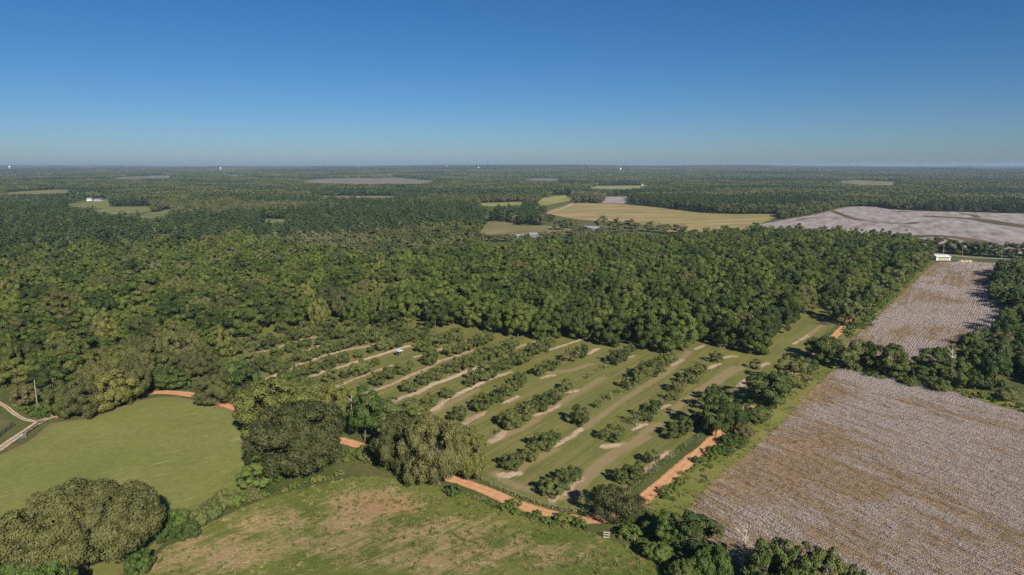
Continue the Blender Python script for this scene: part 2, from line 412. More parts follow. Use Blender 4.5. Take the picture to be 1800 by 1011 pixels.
# --- boundaries, read off the photograph as ground points
P_PASTURE = curve_pts(GP([(-160, 860), (0, 800), (60, 770), (90, 744), (160, 735), (230, 708), (290, 697), (340, 703), (418, 727), (452, 785), (455, 840), (438, 868), (330, 915), (262, 980), (150, 1040), (0, 1090), (-250, 1090), (-160, 860)]), 4)[:-1]
P_HILL = curve_pts(GP([(200, 1060), (290, 965), (440, 888), (560, 853), (660, 838), (800, 862), (900, 893), (985, 920), (1070, 948), (1140, 985), (1230, 1050), (1380, 1200), (600, 1500), (0, 1250), (200, 1060)]), 3)[:-1]
P_LAWN = GP([(846, 842), (930, 880), (1016, 900), (1060, 892), (1104, 868), (1180, 808), (1247, 755), (1330, 690), (1400, 637), (1440, 604), (1482, 566), (1470, 548), (1420, 540), (1300, 560), (1200, 575), (1050, 570), (900, 560), (740, 545), (640, 550), (470, 548), (405, 600), (400, 640), (460, 690), (560, 730), (680, 770), (790, 800), (838, 815)])
P_COT1 = np.vstack([curve_pts(GP([(1204, 908), (1222, 880), (1270, 834), (1330, 784), (1378, 742), (1410, 704), (1448, 668), (1468, 651), (1520, 652), (1620, 672), (1700, 698), (1800, 728), (1950, 775), (2300, 890)]), 4), GP([(2300, 1400), (1560, 1300), (1320, 1010), (1240, 945)])])
P_COT2 = GP([(1486, 606), (1530, 568), (1580, 521), (1640, 465), (1652, 462), (1700, 461), (1775, 463), (1790, 480), (1790, 560), (1740, 600), (1650, 640), (1590, 638), (1530, 622)])
P_COT3 = np.vstack([GP([(1318, 398)]), curve_pts(GP([(1400, 383), (1440, 376), (1490, 364), (1540, 364), (1580, 369), (1660, 372), (1800, 376), (2100, 384), (2400, 392)]), 40), GP([(2400, 447), (1800, 447), (1640, 437), (1560, 427), (1400, 412), (1330, 405)])])
P_HAY = curve_pts(GP([(952, 374), (985, 364), (1014, 357), (1060, 358), (1100, 360), (1160, 365), (1230, 374), (1300, 377), (1372, 377), (1340, 392), (1310, 404), (1180, 410), (1160, 400), (1100, 392), (1016, 386), (952, 374)]), 30)[:-1]
HAYS = [  # name, material key, polygon
    ('hay_field', 'pale', GP([(841, 414), (855, 390), (897, 390), (914, 397), (957, 397), (1000, 399), (1010, 408), (940, 412)])),
    ('hay_field', 'yellow', GP([(957, 347), (1011, 342), (1005, 352), (960, 362), (940, 358)])),
    ('hay_field', 'yellow', GP([(838, 363), (845, 357), (920, 355), (925, 361)])),
    ('hay_field', 'yellow', GP([(1030, 331), (1050, 327), (1136, 326), (1136, 330), (1090, 333)])),
    ('cotton_field', 'cotton', GP([(1056, 357), (1067, 346), (1113, 346), (1096, 358)])),
    ('hay_field', 'pale', GP([(-10, 341), (75, 334), (140, 333), (128, 339), (60, 341)])),
    ('hay_field', 'green', GP([(108, 362), (130, 356), (192, 350), (192, 366), (150, 366)])),
    ('hay_field', 'green', GP([(165, 372), (190, 364), (272, 363), (262, 372), (205, 377)])),
    ('hay_field', 'green', GP([(235, 384), (255, 376), (302, 368), (300, 376), (270, 385)])),
    ('hay_field', 'green', GP([(440, 392), (465, 386), (508, 385), (505, 392)])),
    ('bare_field', 'bare', GP([(525, 320), (560, 315), (610, 313), (690, 312), (770, 319), (735, 323), (640, 324)])),
    ('bare_field', 'bare', GP([(190, 315), (215, 311), (308, 308), (308, 313)])),
    ('hay_field', 'pale', GP([(1462, 320), (1500, 317), (1582, 320), (1575, 326), (1515, 325)])),
    ('hay_field', 'bare', GP([(925, 317), (945, 313), (985, 315), (985, 319)])),
    ('bare_field', 'bare', GP([(398, 309), (418, 306), (424, 308), (418, 311)])),
    ('hay_field', 'yellow', GP([(30, 530), (45, 517), (86, 512), (82, 528), (52, 545)])),
    ('hay_field', 'pale', GP([(560, 347), (560, 344), (690, 345), (700, 349)])),
]
SOIL = [[(408, 634), (432, 629), (455, 620), (478, 614)], [(465, 669), (490, 658), (520, 643), (545, 634), (600, 617), (640, 610), (680, 602), (720, 592)], [(485, 612), (530, 597), (560, 592)], [(540, 616), (560, 608), (575, 604)],
        [(550, 661), (570, 653), (600, 645), (625, 637), (665, 625), (690, 617), (720, 608)], [(557, 692), (585, 682), (610, 672), (640, 660), (665, 651), (688, 643)], [(632, 697), (650, 689), (690, 676), (720, 661), (750, 648), (775, 634), (805, 626), (830, 616)],
        [(658, 722), (680, 711), (710, 698), (735, 690), (760, 676), (790, 666), (825, 651), (850, 643)], [(728, 628), (755, 621), (775, 614), (800, 606), (825, 597), (850, 590)], [(745, 730), (765, 719), (780, 706), (810, 691), (845, 674), (868, 664), (897, 654)],
        [(815, 745), (832, 735), (850, 727)], [(884, 709), (912, 697)], [(955, 664), (973, 659)], [(865, 777), (885, 762), (892, 751)], [(940, 731), (966, 722), (988, 711)], [(1003, 690), (1015, 686)], [(883, 836), (910, 833)], [(972, 786), (1000, 771), (1022, 754)],
        [(968, 880), (986, 873), (1002, 857), (1018, 842)], [(1063, 786), (1088, 781)], [(1115, 755), (1135, 746)], [(1160, 718), (1175, 712)], [(1130, 831), (1155, 818)], [(1150, 810), (1172, 796)], [(718, 562), (748, 556)], [(905, 612), (945, 600)], [(965, 616), (1000, 604), (1028, 596)], [(1033, 623), (1052, 613)], [(1098, 631), (1112, 625)],
        [(1222, 614), (1238, 607)], [(1248, 647), (1263, 640)], [(1270, 630), (1290, 626)], [(1180, 643), (1200, 633)], [(1297, 684), (1312, 668)], [(1333, 645), (1350, 638)], [(1395, 605), (1420, 590)], [(1066, 597), (1085, 592), (1110, 600)]]
WEAR = [[(1000, 880), (1022, 848), (1048, 818), (1080, 797), (1115, 775), (1150, 745)], [(1012, 872), (1030, 846), (1060, 815), (1100, 790), (1140, 768)], [(1030, 752), (1065, 725), (1100, 700), (1140, 675), (1170, 656), (1212, 618)], [(1175, 728), (1210, 700), (1250, 672), (1290, 645)],
        [(905, 832), (935, 812), (975, 790)], [(880, 770), (930, 748), (960, 722), (1000, 700), (1060, 664)], [(1120, 770), (1160, 745)], [(870, 832), (890, 846), (930, 862), (975, 868)], [(960, 655), (1000, 652), (1040, 640)], [(745, 735), (800, 706), (840, 685)], [(1240, 690), (1280, 660), (1320, 640)], [(1420, 590), (1445, 572)]]
SOILW = [curve_pts(GP(s), 3) for s in SOIL]; WEARW = [curve_pts(GP(s), 3) for s in WEAR]
def lawn_attrs(x, y, d):
    s = np.zeros(len(x)); w = np.zeros(len(x))
    for k, pl in enumerate(SOILW):
        q, _, _ = seg_dist(x, y, pl); s = np.maximum(s, 1.05 - q / (1.75 + 0.35 * math.sin(k * 2.1)))
    for pl in WEARW:
        q, _, _ = seg_dist(x, y, pl); w = np.maximum(w, 1.0 - q / 2.4)
    return {'soil': np.maximum(s, 0), 'wear': np.maximum(w, 0)}
DRY = [(660, 890, 75, 28, 1.2), (620, 925, 90, 28, 0.7), (470, 925, 90, 26, 0.7), (400, 985, 130, 40, 0.8), (560, 965, 130, 40, 0.55), (760, 950, 130, 40, 0.55), (900, 985, 150, 30, 0.6), (760, 1010, 200, 30, 0.55), (720, 900, 40, 16, 0.6), (1000, 1005, 100, 22, 0.4), (310, 1000, 80, 30, 0.7)]
def hill_attrs(x, y, d):
    u, v = to_px(x, y); s = np.zeros(len(x))
    for cx, c2, rx, ry, a in DRY: s = np.maximum(s, 1.13 * a * np.exp(-((u - cx) / rx) ** 2 - ((v - c2) / ry) ** 2))
    red = np.exp(-((u - 665) / 60) ** 2 - ((v - 895) / 24) ** 2)
    return {'dry': s, 'red': red}
BANDS = [[(1455, 368), (1500, 384), (1545, 391), (1590, 394), (1612, 391)], [(1400, 388), (1430, 383), (1480, 382), (1500, 385), (1508, 388)], [(1575, 372), (1630, 371), (1660, 372)], [(1640, 381), (1680, 383), (1720, 386), (1780, 396), (1840, 402)], [(1695, 376), (1712, 379), (1718, 382)], [(1570, 428), (1600, 417), (1650, 415), (1690, 419), (1720, 425), (1700, 430)], [(1540, 386), (1600, 400), (1560, 396)]]
BANDW = [curve_pts(GP(b), 20) for b in BANDS]; BANDR = [5, 3, 7, 15, 5, 10, 2]
def cot3_attrs(x, y, d):
    s = np.zeros(len(x))
    for pl, w in zip(BANDW, BANDR):
        q, _, _ = seg_dist(x, y, pl); s = np.maximum(s, 1.25 - 0.75 * q / w)
    return {'band': np.clip(s, 0, 1)}
def white_share(x, y):
    """share of open bolls in the near cotton field: thin and brown in a broad diagonal band"""
    u, v = to_px(x, y); b = np.zeros(np.shape(x))
    for cx, c2, rx, ry, a in ((1300, 848, 90, 50, 1.0), (1400, 845, 130, 54, 1.0), (1480, 868, 95, 36, 0.95), (1550, 862, 65, 26, 0.8), (1430, 775, 110, 34, 0.7), (1520, 790, 60, 18, 0.45), (1480, 690, 60, 16, 0.5), (1235, 870, 45, 30, 0.9), (1620, 880, 60, 22, 0.4), (1440, 945, 45, 16, 0.5), (1480, 975, 70, 18, 0.4), (1650, 960, 80, 20, 0.3), (1560, 735, 80, 16, 0.3), (1740, 800, 60, 25, 0.3)):
        b = np.maximum(b, a * np.exp(-((u - cx) / rx) ** 2 - ((v - c2) / ry) ** 2))
    return 1 - b

field('orchard_lawn', P_LAWN, 1.5, 0.05, mat_lawn(), lawn_attrs)
field('pasture', P_PASTURE, 3.0, 0.05, mat_pasture())
field('hill_meadow', P_HILL, 2.0, 0.06, mat_hill(), hill_attrs)
mc = mat_cotton(True); mc3 = mat_cotton(False)
field('cotton_field', P_COT1, 2.5, 0.05, mc, lambda x, y, d: {'white': white_share(x, y)})
field('cotton_field', P_COT2, 4.0, 0.05, mc, lambda x, y, d: {'white': np.ones(len(x))})
field('cotton_field', P_COT3, 6.0, 0.15, mc3, cot3_attrs)
MH = {'tan': mat_hay('hay_stubble', (0.17, 0.17, 0.06, 1), (0.30, 0.24, 0.10, 1), (0.40, 0.285, 0.145, 1), 70),
      'pale': mat_hay('pale_hay', (0.14, 0.135, 0.055, 1), (0.20, 0.18, 0.08, 1), (0.27, 0.22, 0.12, 1), 40),
      'yellow': mat_hay('yellow_hay', (0.19, 0.20, 0.06, 1), (0.27, 0.26, 0.08, 1), (0.34, 0.30, 0.12, 1), 40),
      'green': mat_hay('green_hay', (0.12, 0.14, 0.05, 1), (0.17, 0.185, 0.065, 1), (0.23, 0.225, 0.095, 1), 40),
      'bare': mat_hay('bare_soil', (0.14, 0.13, 0.10, 1), (0.20, 0.175, 0.14, 1), (0.28, 0.22, 0.17, 1), 40),
      'cotton': mc3}
field('hay_field', P_HAY, 10.0, 0.15, MH['tan'])
for nm, mk, pl in HAYS:
    sz = max(np.ptp(pl[:, 0]), np.ptp(pl[:, 1]))
    field(nm, pl, max(4.0, sz / 40), 0.2, MH[mk], (lambda x, y, d: {'band': np.zeros(len(x))}))

def ribbon(name, pts, width, zoff, mat, step=2.0, nc=8):
    c = curve_pts(pts, step); t = np.gradient(c, axis=0); t /= np.linalg.norm(t, axis=1)[:, None]
    nr = np.stack([t[:, 1], -t[:, 0]], 1); us = np.linspace(-1, 1, nc + 1); V = []; ac = []
    for i in range(len(c)):
        for u in us:
            wob = width / 2 * (1 + 0.45 * (vnoise(c[i, 0], c[i, 1], 7, 5 if u > 0 else 6) - 0.5) * (abs(u) > 0.9))
            p = c[i] + nr[i] * u * wob; V.append((p[0], p[1], float(hz(*p)) + zoff)); ac.append(abs(u))
    a = (np.arange(len(c) - 1)[:, None] * (nc + 1) + np.arange(nc)[None, :]).ravel()
    Fc = np.stack([a, a + 1, a + nc + 2, a + nc + 1], 1)
    o = link(name, mesh_from(name, V, Fc, {'across': ac}, mat, True)); tag(o, kind='structure'); return c

clay = mat_clay('orange_clay', (0.42, 0.19, 0.08, 1), (0.58, 0.30, 0.14, 1), (0.67, 0.385, 0.20, 1))
pale_track = mat_clay('pale_sand_track', (0.40, 0.26, 0.15, 1), (0.55, 0.40, 0.27, 1), (0.66, 0.50, 0.36, 1), centre=(0.22, 0.16, 0.08, 1))
asphalt = plain('asphalt', (0.30, 0.28, 0.26, 1), 0.9, 0.1, 0.3, 0.2)
ROAD = GP([(95, 733), (140, 722), (200, 706), (255, 693), (290, 690), (335, 694), (375, 705), (415, 718), (470, 742), (540, 762), (600, 775), (630, 783), (690, 808), (760, 831), (830, 854), (870, 869), (910, 887), (950, 899), (985, 907), (1030, 915), (1075, 909), (1112, 890), (1132, 876), (1160, 853), (1190, 829), (1218, 805), (1246, 781), (1300, 732), (1350, 692), (1392, 659), (1428, 629), (1482, 577), (1512, 549)])
ROADC = ribbon('dirt_road', ROAD, 3.9, 0.10, clay)
DRIVE = GP([(98, 731), (78, 738), (62, 747), (30, 768), (0, 789), (-60, 832), (-160, 900)])
DRIVEC = ribbon('driveway', DRIVE, 2.5, 0.13, pale_track)
ribbon('path', GP([(68, 742), (45, 738), (25, 727), (5, 712), (-40, 690)]), 1.3, 0.09, pale_track)
ribbon('road', GP([(1560, 436), (1625, 444), (1700, 452), (1800, 457), (1950, 466), (2200, 480)]), 6.5, 0.16, asphalt, 8, 4)
ribbon('path', GP([(965, 374), (985, 368), (1000, 362), (1012, 352)]), 6.0, 0.25, pale_track, 8, 4)
# grassy verge between road and cotton
P_VERGE = np.vstack([GP([(1136, 880), (1165, 856), (1222, 808), (1250, 784), (1300, 738), (1400, 660), (1440, 628), (1488, 580), (1534, 537), (1590, 488), (1634, 458)]), GP([(1638, 464), (1580, 519), (1530, 566), (1486, 604), (1530, 622), (1600, 645), (1800, 715), (1800, 726), (1700, 696), (1620, 670), (1520, 653), (1468, 652), (1449, 670), (1411, 706), (1379, 744), (1331, 786), (1271, 836), (1223, 882), (1205, 910), (1150, 920), (1120, 905)])])
field('grass_verge', P_VERGE, 2.0, 0.035, mat_verge())

# ------------------------------------------------------------------ plants: prototype meshes
def leaf_mesh(name, cen, size, nrm, tone, mat, aspect=1.0, fold=0.25):
    """one folded, rhombic leaf cluster per centre"""
    n = len(cen); r = rng
    nrm = nrm / (np.linalg.norm(nrm, axis=1)[:, None] + 1e-9)
    a = np.cross(nrm, r.normal(size=(n, 3))); a /= np.linalg.norm(a, axis=1)[:, None] + 1e-9
    b = np.cross(nrm, a); s = size[:, None]
    V = np.empty((n, 4, 3)); V[:, 0] = cen - a * s * 0.62 * aspect; V[:, 1] = cen + b * s * 0.42 + nrm * s * fold * 0.4
    V[:, 2] = cen + a * s * 0.62 * aspect; V[:, 3] = cen - b * s * 0.42 + nrm * s * fold * 0.4
    F = np.arange(n * 4).reshape(n, 4); F = np.vstack([F[:, [0, 1, 2]], F[:, [0, 2, 3]]])
    return mesh_from(name, V.reshape(-1, 3), F, {'tone': np.repeat(tone, 4)}, mat)

def unit(n, up=0.0):
    d = rng.normal(size=(n, 3)); d[:, 2] += up; return d / np.linalg.norm(d, axis=1)[:, None]

def crown_mesh(name, mat, Rw, z0, z1, nclump, nleaf, leaf, rc=(0.22, 0.36), low=-0.55, lobes=0.25, dome=1.0, squash=0.85, aspect=1.0):
    """crown from leaf clumps spread through an uneven ellipsoid of radius Rw between z0 and z1"""
    d = unit(nclump * 3); d = d[d[:, 2] > low][:nclump]; nclump = len(d)
    ph = rng.random(4) * 6.28; az = np.arctan2(d[:, 1], d[:, 0])
    bulge = 1 + lobes * (0.5 * np.sin(2 * az + ph[0]) + 0.35 * np.sin(3 * az + ph[1]) + 0.4 * np.sin(5 * az + ph[2]) * np.cos(3 * d[:, 2] + ph[3]))
    rad = (0.50 + 0.36 * rng.random(nclump) ** 0.5) * bulge
    zc = (z0 + z1) / 2; hh = (z1 - z0) / 2
    zz = np.sign(d[:, 2]) * np.abs(d[:, 2]) ** dome
    c = np.stack([d[:, 0] * rad * Rw, d[:, 1] * rad * Rw, zc + zz * rad * hh], 1)
    cr = Rw * rng.uniform(rc[0], rc[1], nclump); ct = rng.random(nclump)
    w = cr ** 2; pick = rng.choice(nclump, nleaf, p=w / w.sum())
    od = d[pick]; ld = unit(nleaf) + od * 0.65 + np.array([0, 0, 0.28]); ld /= np.linalg.norm(ld, axis=1)[:, None]
    rr = cr[pick] * (0.62 + 0.42 * rng.random(nleaf))
    p = c[pick] + ld * rr[:, None] * np.array([1, 1, squash])
    p[:, 2] = np.maximum(p[:, 2], 0.15)
    nr = ld * 1.0 + rng.normal(size=(nleaf, 3)) * 0.36
    tone = 0.5 * ct[pick] + 0.5 * rng.random(nleaf)
    return leaf_mesh(name, p, leaf * rng.uniform(0.65, 1.3, nleaf), nr, tone, mat, aspect), c

def trunk_mesh(name, mat, h, r0, Rw, c, stems=1, limbs=7, pale=None):
    m = MB()
    for s in range(stems):
        a = rng.random() * 6.28; lean = 0.0 if stems == 1 else 0.22
        top = np.array([math.cos(a) * h * lean, math.sin(a) * h * lean, h]); mid = top * 0.5 + np.array([rng.normal() * r0, rng.normal() * r0, 0])
        b0 = np.array([math.cos(a), math.sin(a), 0]) * (0.0 if stems == 1 else r0 * 1.2)
        m.tube([b0 + (0, 0, -0.3), b0 * 1.0 + (0, 0, 0.25), mid, top], [r0 * 1.5, r0, r0 * 0.75, r0 * 0.45], 6)
        if limbs and len(c):
            for q in rng.choice(len(c), min(limbs, len(c)), replace=False):
                t = rng.uniform(0.45, 0.95); b = mid * (1 - t) + top * t; e = c[q]; k = b * 0.5 + e * 0.5 + np.array([0, 0, -0.04 * h])
                m.tube([b, k, e], [r0 * 0.38, r0 * 0.24, r0 * 0.1], 4, False)
    return m.mesh(name, mat)

class Kind:
    """a kind of tree: variants of crown and trunk meshes, built at size (radius, height)"""
    def __init__(s, R0, H0): s.R0 = R0; s.H0 = H0; s.v = []
def make_kind(n, mat, R0, H0, z0, bark='bark', r0=0.3, stems=1, limbs=7, th=0.55, **kw):
    K = Kind(R0, H0)
    for i in range(n):
        cm, c = crown_mesh('crown', M[mat], R0, z0, H0, **kw)
        K.v.append((trunk_mesh('trunk', M[bark], H0 * th, r0, R0, c, stems, limbs), cm))
    return K

K_live = make_kind(1, 'oak', 15, 17, 0.2, r0=0.9, limbs=20, nclump=420, nleaf=100000, leaf=0.36, rc=(0.09, 0.15), low=-0.45, lobes=0.05, dome=1.35)
K_oak = make_kind(3, 'oak', 11, 15, 0.4, r0=0.6, limbs=14, nclump=120, nleaf=30000, leaf=0.42, rc=(0.13, 0.22), low=-0.8, lobes=0.22)
K_oakg = make_kind(2, 'oakgreen', 9, 14, 0.4, r0=0.45, limbs=12, nclump=85, nleaf=20000, leaf=0.42, rc=(0.15, 0.25), low=-0.85, lobes=0.25)
K_open = make_kind(1, 'oak', 9, 12, 0.4, r0=0.4, limbs=16, nclump=70, nleaf=9500, leaf=0.40, rc=(0.15, 0.25), low=-0.8, lobes=0.3)
K_bright = make_kind(2, 'bright', 5, 14, 1.5, r0=0.3, limbs=8, nclump=55, nleaf=11000, leaf=0.36, rc=(0.2, 0.32), low=-0.8, lobes=0.25)
K_pecan = make_kind(10, 'pecan', 6.6, 14.5, 0.9, r0=0.26, limbs=9, nclump=40, nleaf=11000, leaf=0.44, rc=(0.19, 0.32), low=-0.95, lobes=0.42)
K_young = make_kind(6, 'young', 2.8, 4.8, 0.15, r0=0.07, stems=3, limbs=3, th=0.7, nclump=34, nleaf=3200, leaf=0.27, rc=(0.20, 0.33), low=-0.9, lobes=0.25)
K_sparse = make_kind(2, 'young', 2.4, 4.2, 0.6, bark='bark_pale', r0=0.06, stems=3, limbs=5, th=0.75, nclump=20, nleaf=330, leaf=0.30, rc=(0.2, 0.4), low=-0.6, lobes=0.4)
K_hedge = make_kind(5, 'hedge', 4.2, 10, 0.4, r0=0.22, limbs=6, nclump=48, nleaf=8000, leaf=0.36, rc=(0.2, 0.34), low=-0.95, lobes=0.3)
K_wood = make_kind(6, 'wood', 4.6, 14, 1.0, r0=0.25, limbs=5, nclump=30, nleaf=2400, leaf=0.70, rc=(0.22, 0.38), low=-0.8, lobes=0.3)
K_pine = make_kind(3, 'pine', 3.0, 17, 3.5, r0=0.22, limbs=5, nclump=32, nleaf=1500, leaf=0.75, rc=(0.24, 0.40), low=-0.9, lobes=0.3, dome=0.8)
K_shrub = make_kind(4, 'hedge', 1.7, 2.4, 0.0, r0=0.05, limbs=3, stems=2, nclump=22, nleaf=900, leaf=0.26, rc=(0.24, 0.4), low=-0.6, lobes=0.35)
K_weed = make_kind(3, 'weed', 1.3, 1.3, 0.0, r0=0.03, limbs=2, stems=2, nclump=18, nleaf=520, leaf=0.24, rc=(0.26, 0.45), low=-0.3, lobes=0.4)
K_thick = make_kind(2, 'hedge', 5, 5.5, 0.0, r0=0.1, limbs=4, stems=2, nclump=60, nleaf=10000, leaf=0.30, rc=(0.16, 0.28), low=-0.5, lobes=0.3)
K_bthick = make_kind(2, 'bright', 5, 5.5, 0.0, r0=0.1, limbs=4, stems=2, nclump=60, nleaf=10000, leaf=0.30, rc=(0.16, 0.28), low=-0.5, lobes=0.3)
K_bshrub = make_kind(2, 'bright', 1.8, 2.4, 0.0, r0=0.05, limbs=3, stems=2, nclump=22, nleaf=900, leaf=0.28, rc=(0.24, 0.4), low=-0.6, lobes=0.35)

def plant(name, K, x, y, wid, hei, label, cat, group=None, vi=None, rz=None):
    """one tree: an Empty at its foot with trunk and crown as its parts"""
    e = link(name, None, loc=(x, y, float(hz(x, y)))); e.empty_display_size = 0.5
    e.rotation_euler = (0, 0, random.random() * 6.28 if rz is None else rz)
    sx = wid / 2 / K.R0; qq = random.uniform(0.88, 1.13); e.scale = (sx * qq, sx / qq, hei / K.H0); e.rotation_euler.x = random.gauss(0, 0.03); e.rotation_euler.y = random.gauss(0, 0.03)
    tm, cm = K.v[random.randrange(len(K.v)) if vi is None else vi % len(K.v)]
    link('trunk', tm, e); link('crown', cm, e)
    return tag(e, label, cat, group)

def depth_of(x, y): return y * math.cos(PR) + CAM_Z * math.sin(PR)
def top_height(x, y, py):
    """height at which a thing at ground point x, y reaches picture row py"""
    v = (505.5 - py) / FPX; d2 = math.cos(PR) + v * math.sin(PR); dz = -math.sin(PR) + v * math.cos(PR)
    return CAM_Z + dz / d2 * y - float(hz(x, y))
def photo_tree(name, K, bx, by, wpx, topy, label, cat='tree', group=None):
    x, y = G(bx, by); w = wpx * depth_of(x, y) / FPX
    if K in (K_oak, K_oakg, K_open):          # skirts reach the grass: the trunk stands behind the near edge of the crown
        y += 0.22 * w; x *= y / (y - 0.22 * w); w = wpx * depth_of(x, y) / FPX
    h = top_height(x, y + w * 0.15, topy)
    return plant(name, K, x, y, w, max(h, 1.0), label, cat, group)

# ------------------------------------------------------------------ single trees of the foreground
HERO = [
 ('live_oak', K_live, 146, 1006, 262, 838, 'huge spreading grey-green oak alone at the edge of the pasture'),
 ('oak_tree', K_oak, 528, 852, 175, 700, 'massive grey-olive oak beside the pasture, largest of the central clump'),
 ('oak_tree', K_oakg, 482, 775, 135, 664, 'olive-green oak at the pasture corner behind the massive grey oak'),
 ('broadleaf_tree', K_bright, 642, 778, 62, 683, 'tall bright green tree between the two big oak clumps'),
 ('oak_tree', K_oakg, 592, 752, 70, 668, 'thin olive tree with pale trunk beside the tall bright green tree'),
 ('oak_tree', K_oak, 705, 838, 105, 726, 'grey-green oak left of the greyest roadside oak'),
 ('oak_tree', K_oak, 772, 862, 118, 728, 'greyest of the roadside oaks, at the end of the orchard rows'),
 ('oak_tree', K_oakg, 822, 852, 72, 746, 'lighter olive oak overhanging the orange dirt road'),
 ('oak_tree', K_oak, 385, 718, 78, 655, 'grey oak standing alone over the dirt road at the pasture edge'),
 ('broadleaf_tree', K_hedge, 438, 712, 66, 640, 'rounded green tree right of the lone grey roadside oak'),
 ('oak_tree', K_open, 1082, 930, 96, 850, 'open-crowned oak on the inside of the dirt road corner'),
 ('broadleaf_tree', K_hedge, 690, 752, 70, 695, 'dark green tree behind the roadside oaks at the row ends'),
 ('broadleaf_tree', K_hedge, 728, 752, 62, 702, 'leafy tree at the near end of a soil strip behind the oaks'),
 ('broadleaf_tree', K_hedge, 548, 735, 78, 664, 'blue-green tree at the near end of the leftmost orchard rows'),
 ('broadleaf_tree', K_hedge, 505, 705, 60, 655, 'small dark tree above the olive-green oak'),
 ('broadleaf_tree', K_bright, 455, 862, 62, 805, 'bright green bushy tree at the foot of the massive grey oak'),
 ('broadleaf_tree', K_hedge, 420, 690, 44, 625, 'yellowish young tree behind the rounded green tree'),
 ('broadleaf_tree', K_bright, 1172, 960, 54, 895, 'pale green rounded tree on the corner of the near cotton field'),
 ('broadleaf_tree', K_hedge, 1226, 976, 84, 902, 'dense dark green tree on the corner of the near cotton field'),
 ('broadleaf_tree', K_hedge, 1345, 1046, 68, 948, 'dark green tree at the bottom edge beside the dead snag'),
 ('broadleaf_tree', K_hedge, 1394, 1048, 82, 940, 'tallest dark green tree at the bottom edge of the cotton field'),
 ('broadleaf_tree', K_hedge, 1452, 1060, 68, 966, 'lower dark green tree right of the tallest one at the bottom edge'),
 ('broadleaf_tree', K_hedge, 1500, 1075, 54, 990, 'last low green tree of the clump at the bottom edge'),
 ('broadleaf_tree', K_pecan, 1258, 768, 62, 688, 'broad dark tree at the far end of the orange road stretch'),
 ('broadleaf_tree', K_pecan, 1292, 755, 58, 694, 'dark tree over the road next to the broad dark one'),
 ('broadleaf_tree', K_hedge, 1352, 713, 70, 652, 'big rounded tree between dirt road and near cotton field'),
 ('broadleaf_tree', K_hedge, 1393, 681, 54, 627, 'upright tree at the upper corner of the near cotton field'),
 ('broadleaf_tree', K_hedge, 1373, 697, 44, 650, 'smaller tree between the big rounded and the upright roadside trees'),
 ('broadleaf_tree', K_hedge, 1328, 741, 42, 710, 'round bright bush-like tree below the big rounded roadside tree'),
 ('broadleaf_tree', K_hedge, 1455, 640, 52, 588, 'leafy tree where the hedgerow meets the dirt road'),
 ('broadleaf_tree', K_hedge, 1440, 628, 40, 590, 'small tree on the dirt road behind the hedgerow start'),
 ('broadleaf_tree', K_hedge, 1506, 652, 56, 598, 'dark hedgerow tree at the lower corner of the middle cotton field'),
 ('broadleaf_tree', K_hedge, 1532, 655, 46, 602, 'brownish hedgerow tree against the middle cotton field'),
 ('broadleaf_tree', K_hedge, 1570, 664, 54, 606, 'rounded hedgerow tree between the two cotton fields'),
 ('broadleaf_tree', K_hedge, 1592, 668, 36, 640, 'short leafy tree right of the rounded hedgerow tree'),
 ('broadleaf_tree', K_hedge, 1622, 676, 34, 643, 'small round pale tree standing free in the hedgerow'),
 ('broadleaf_tree', K_hedge, 1640, 655, 60, 612, 'wide hedgerow tree left of the white dead tree'),
 ('broadleaf_tree', K_hedge, 1680, 682, 44, 630, 'dark tree in front of the white dead tree'),
 ('broadleaf_tree', K_bright, 1714, 688, 26, 650, 'slim pale green tree at the field side of the wood'),
 ('broadleaf_tree', K_hedge, 1748, 688, 44, 620, 'tall tree at the field side of the right-hand wood'),
 ('oak_tree', K_oakg, 112, 738, 62, 668, 'olive tree beside the driveway entrance'),
 ('oak_tree', K_oak, 148, 738, 78, 662, 'grey-green oak on the pasture edge near the driveway'),
 ('oak_tree', K_oakg, 200, 724, 74, 648, 'olive oak in the middle of the pasture edge row'),
 ('oak_tree', K_oak, 236, 708, 74, 628, 'dark oak at the road end of the pasture edge row'),
 ('oak_tree', K_oak, 175, 712, 80, 632, 'grey oak behind the pasture edge row'),
 ('oak_tree', K_oak, 262, 672, 86, 592, 'grey-crowned oak above the bend of the dirt road'),
 ('oak_tree', K_oak, 318, 660, 84, 580, 'broadest grey oak in the wood above the dirt road'),
 ('oak_tree', K_oak, 350, 668, 60, 608, 'dark oak between the dirt road and the leftmost rows'),
 ('broadleaf_tree', K_hedge, 300, 685, 60, 645, 'low dark tree on the dirt road bank'),
 ('broadleaf_tree', K_hedge, 42, 716, 40, 672, 'small dark tree left of the utility pole'),
]
hero_xy = []
for nm, K, bx, by, w, ty, lab in HERO:
    photo_tree(nm, K, bx, by, w, ty, lab); hero_xy.append(G(bx, by))
hero_xy = np.array(hero_xy)

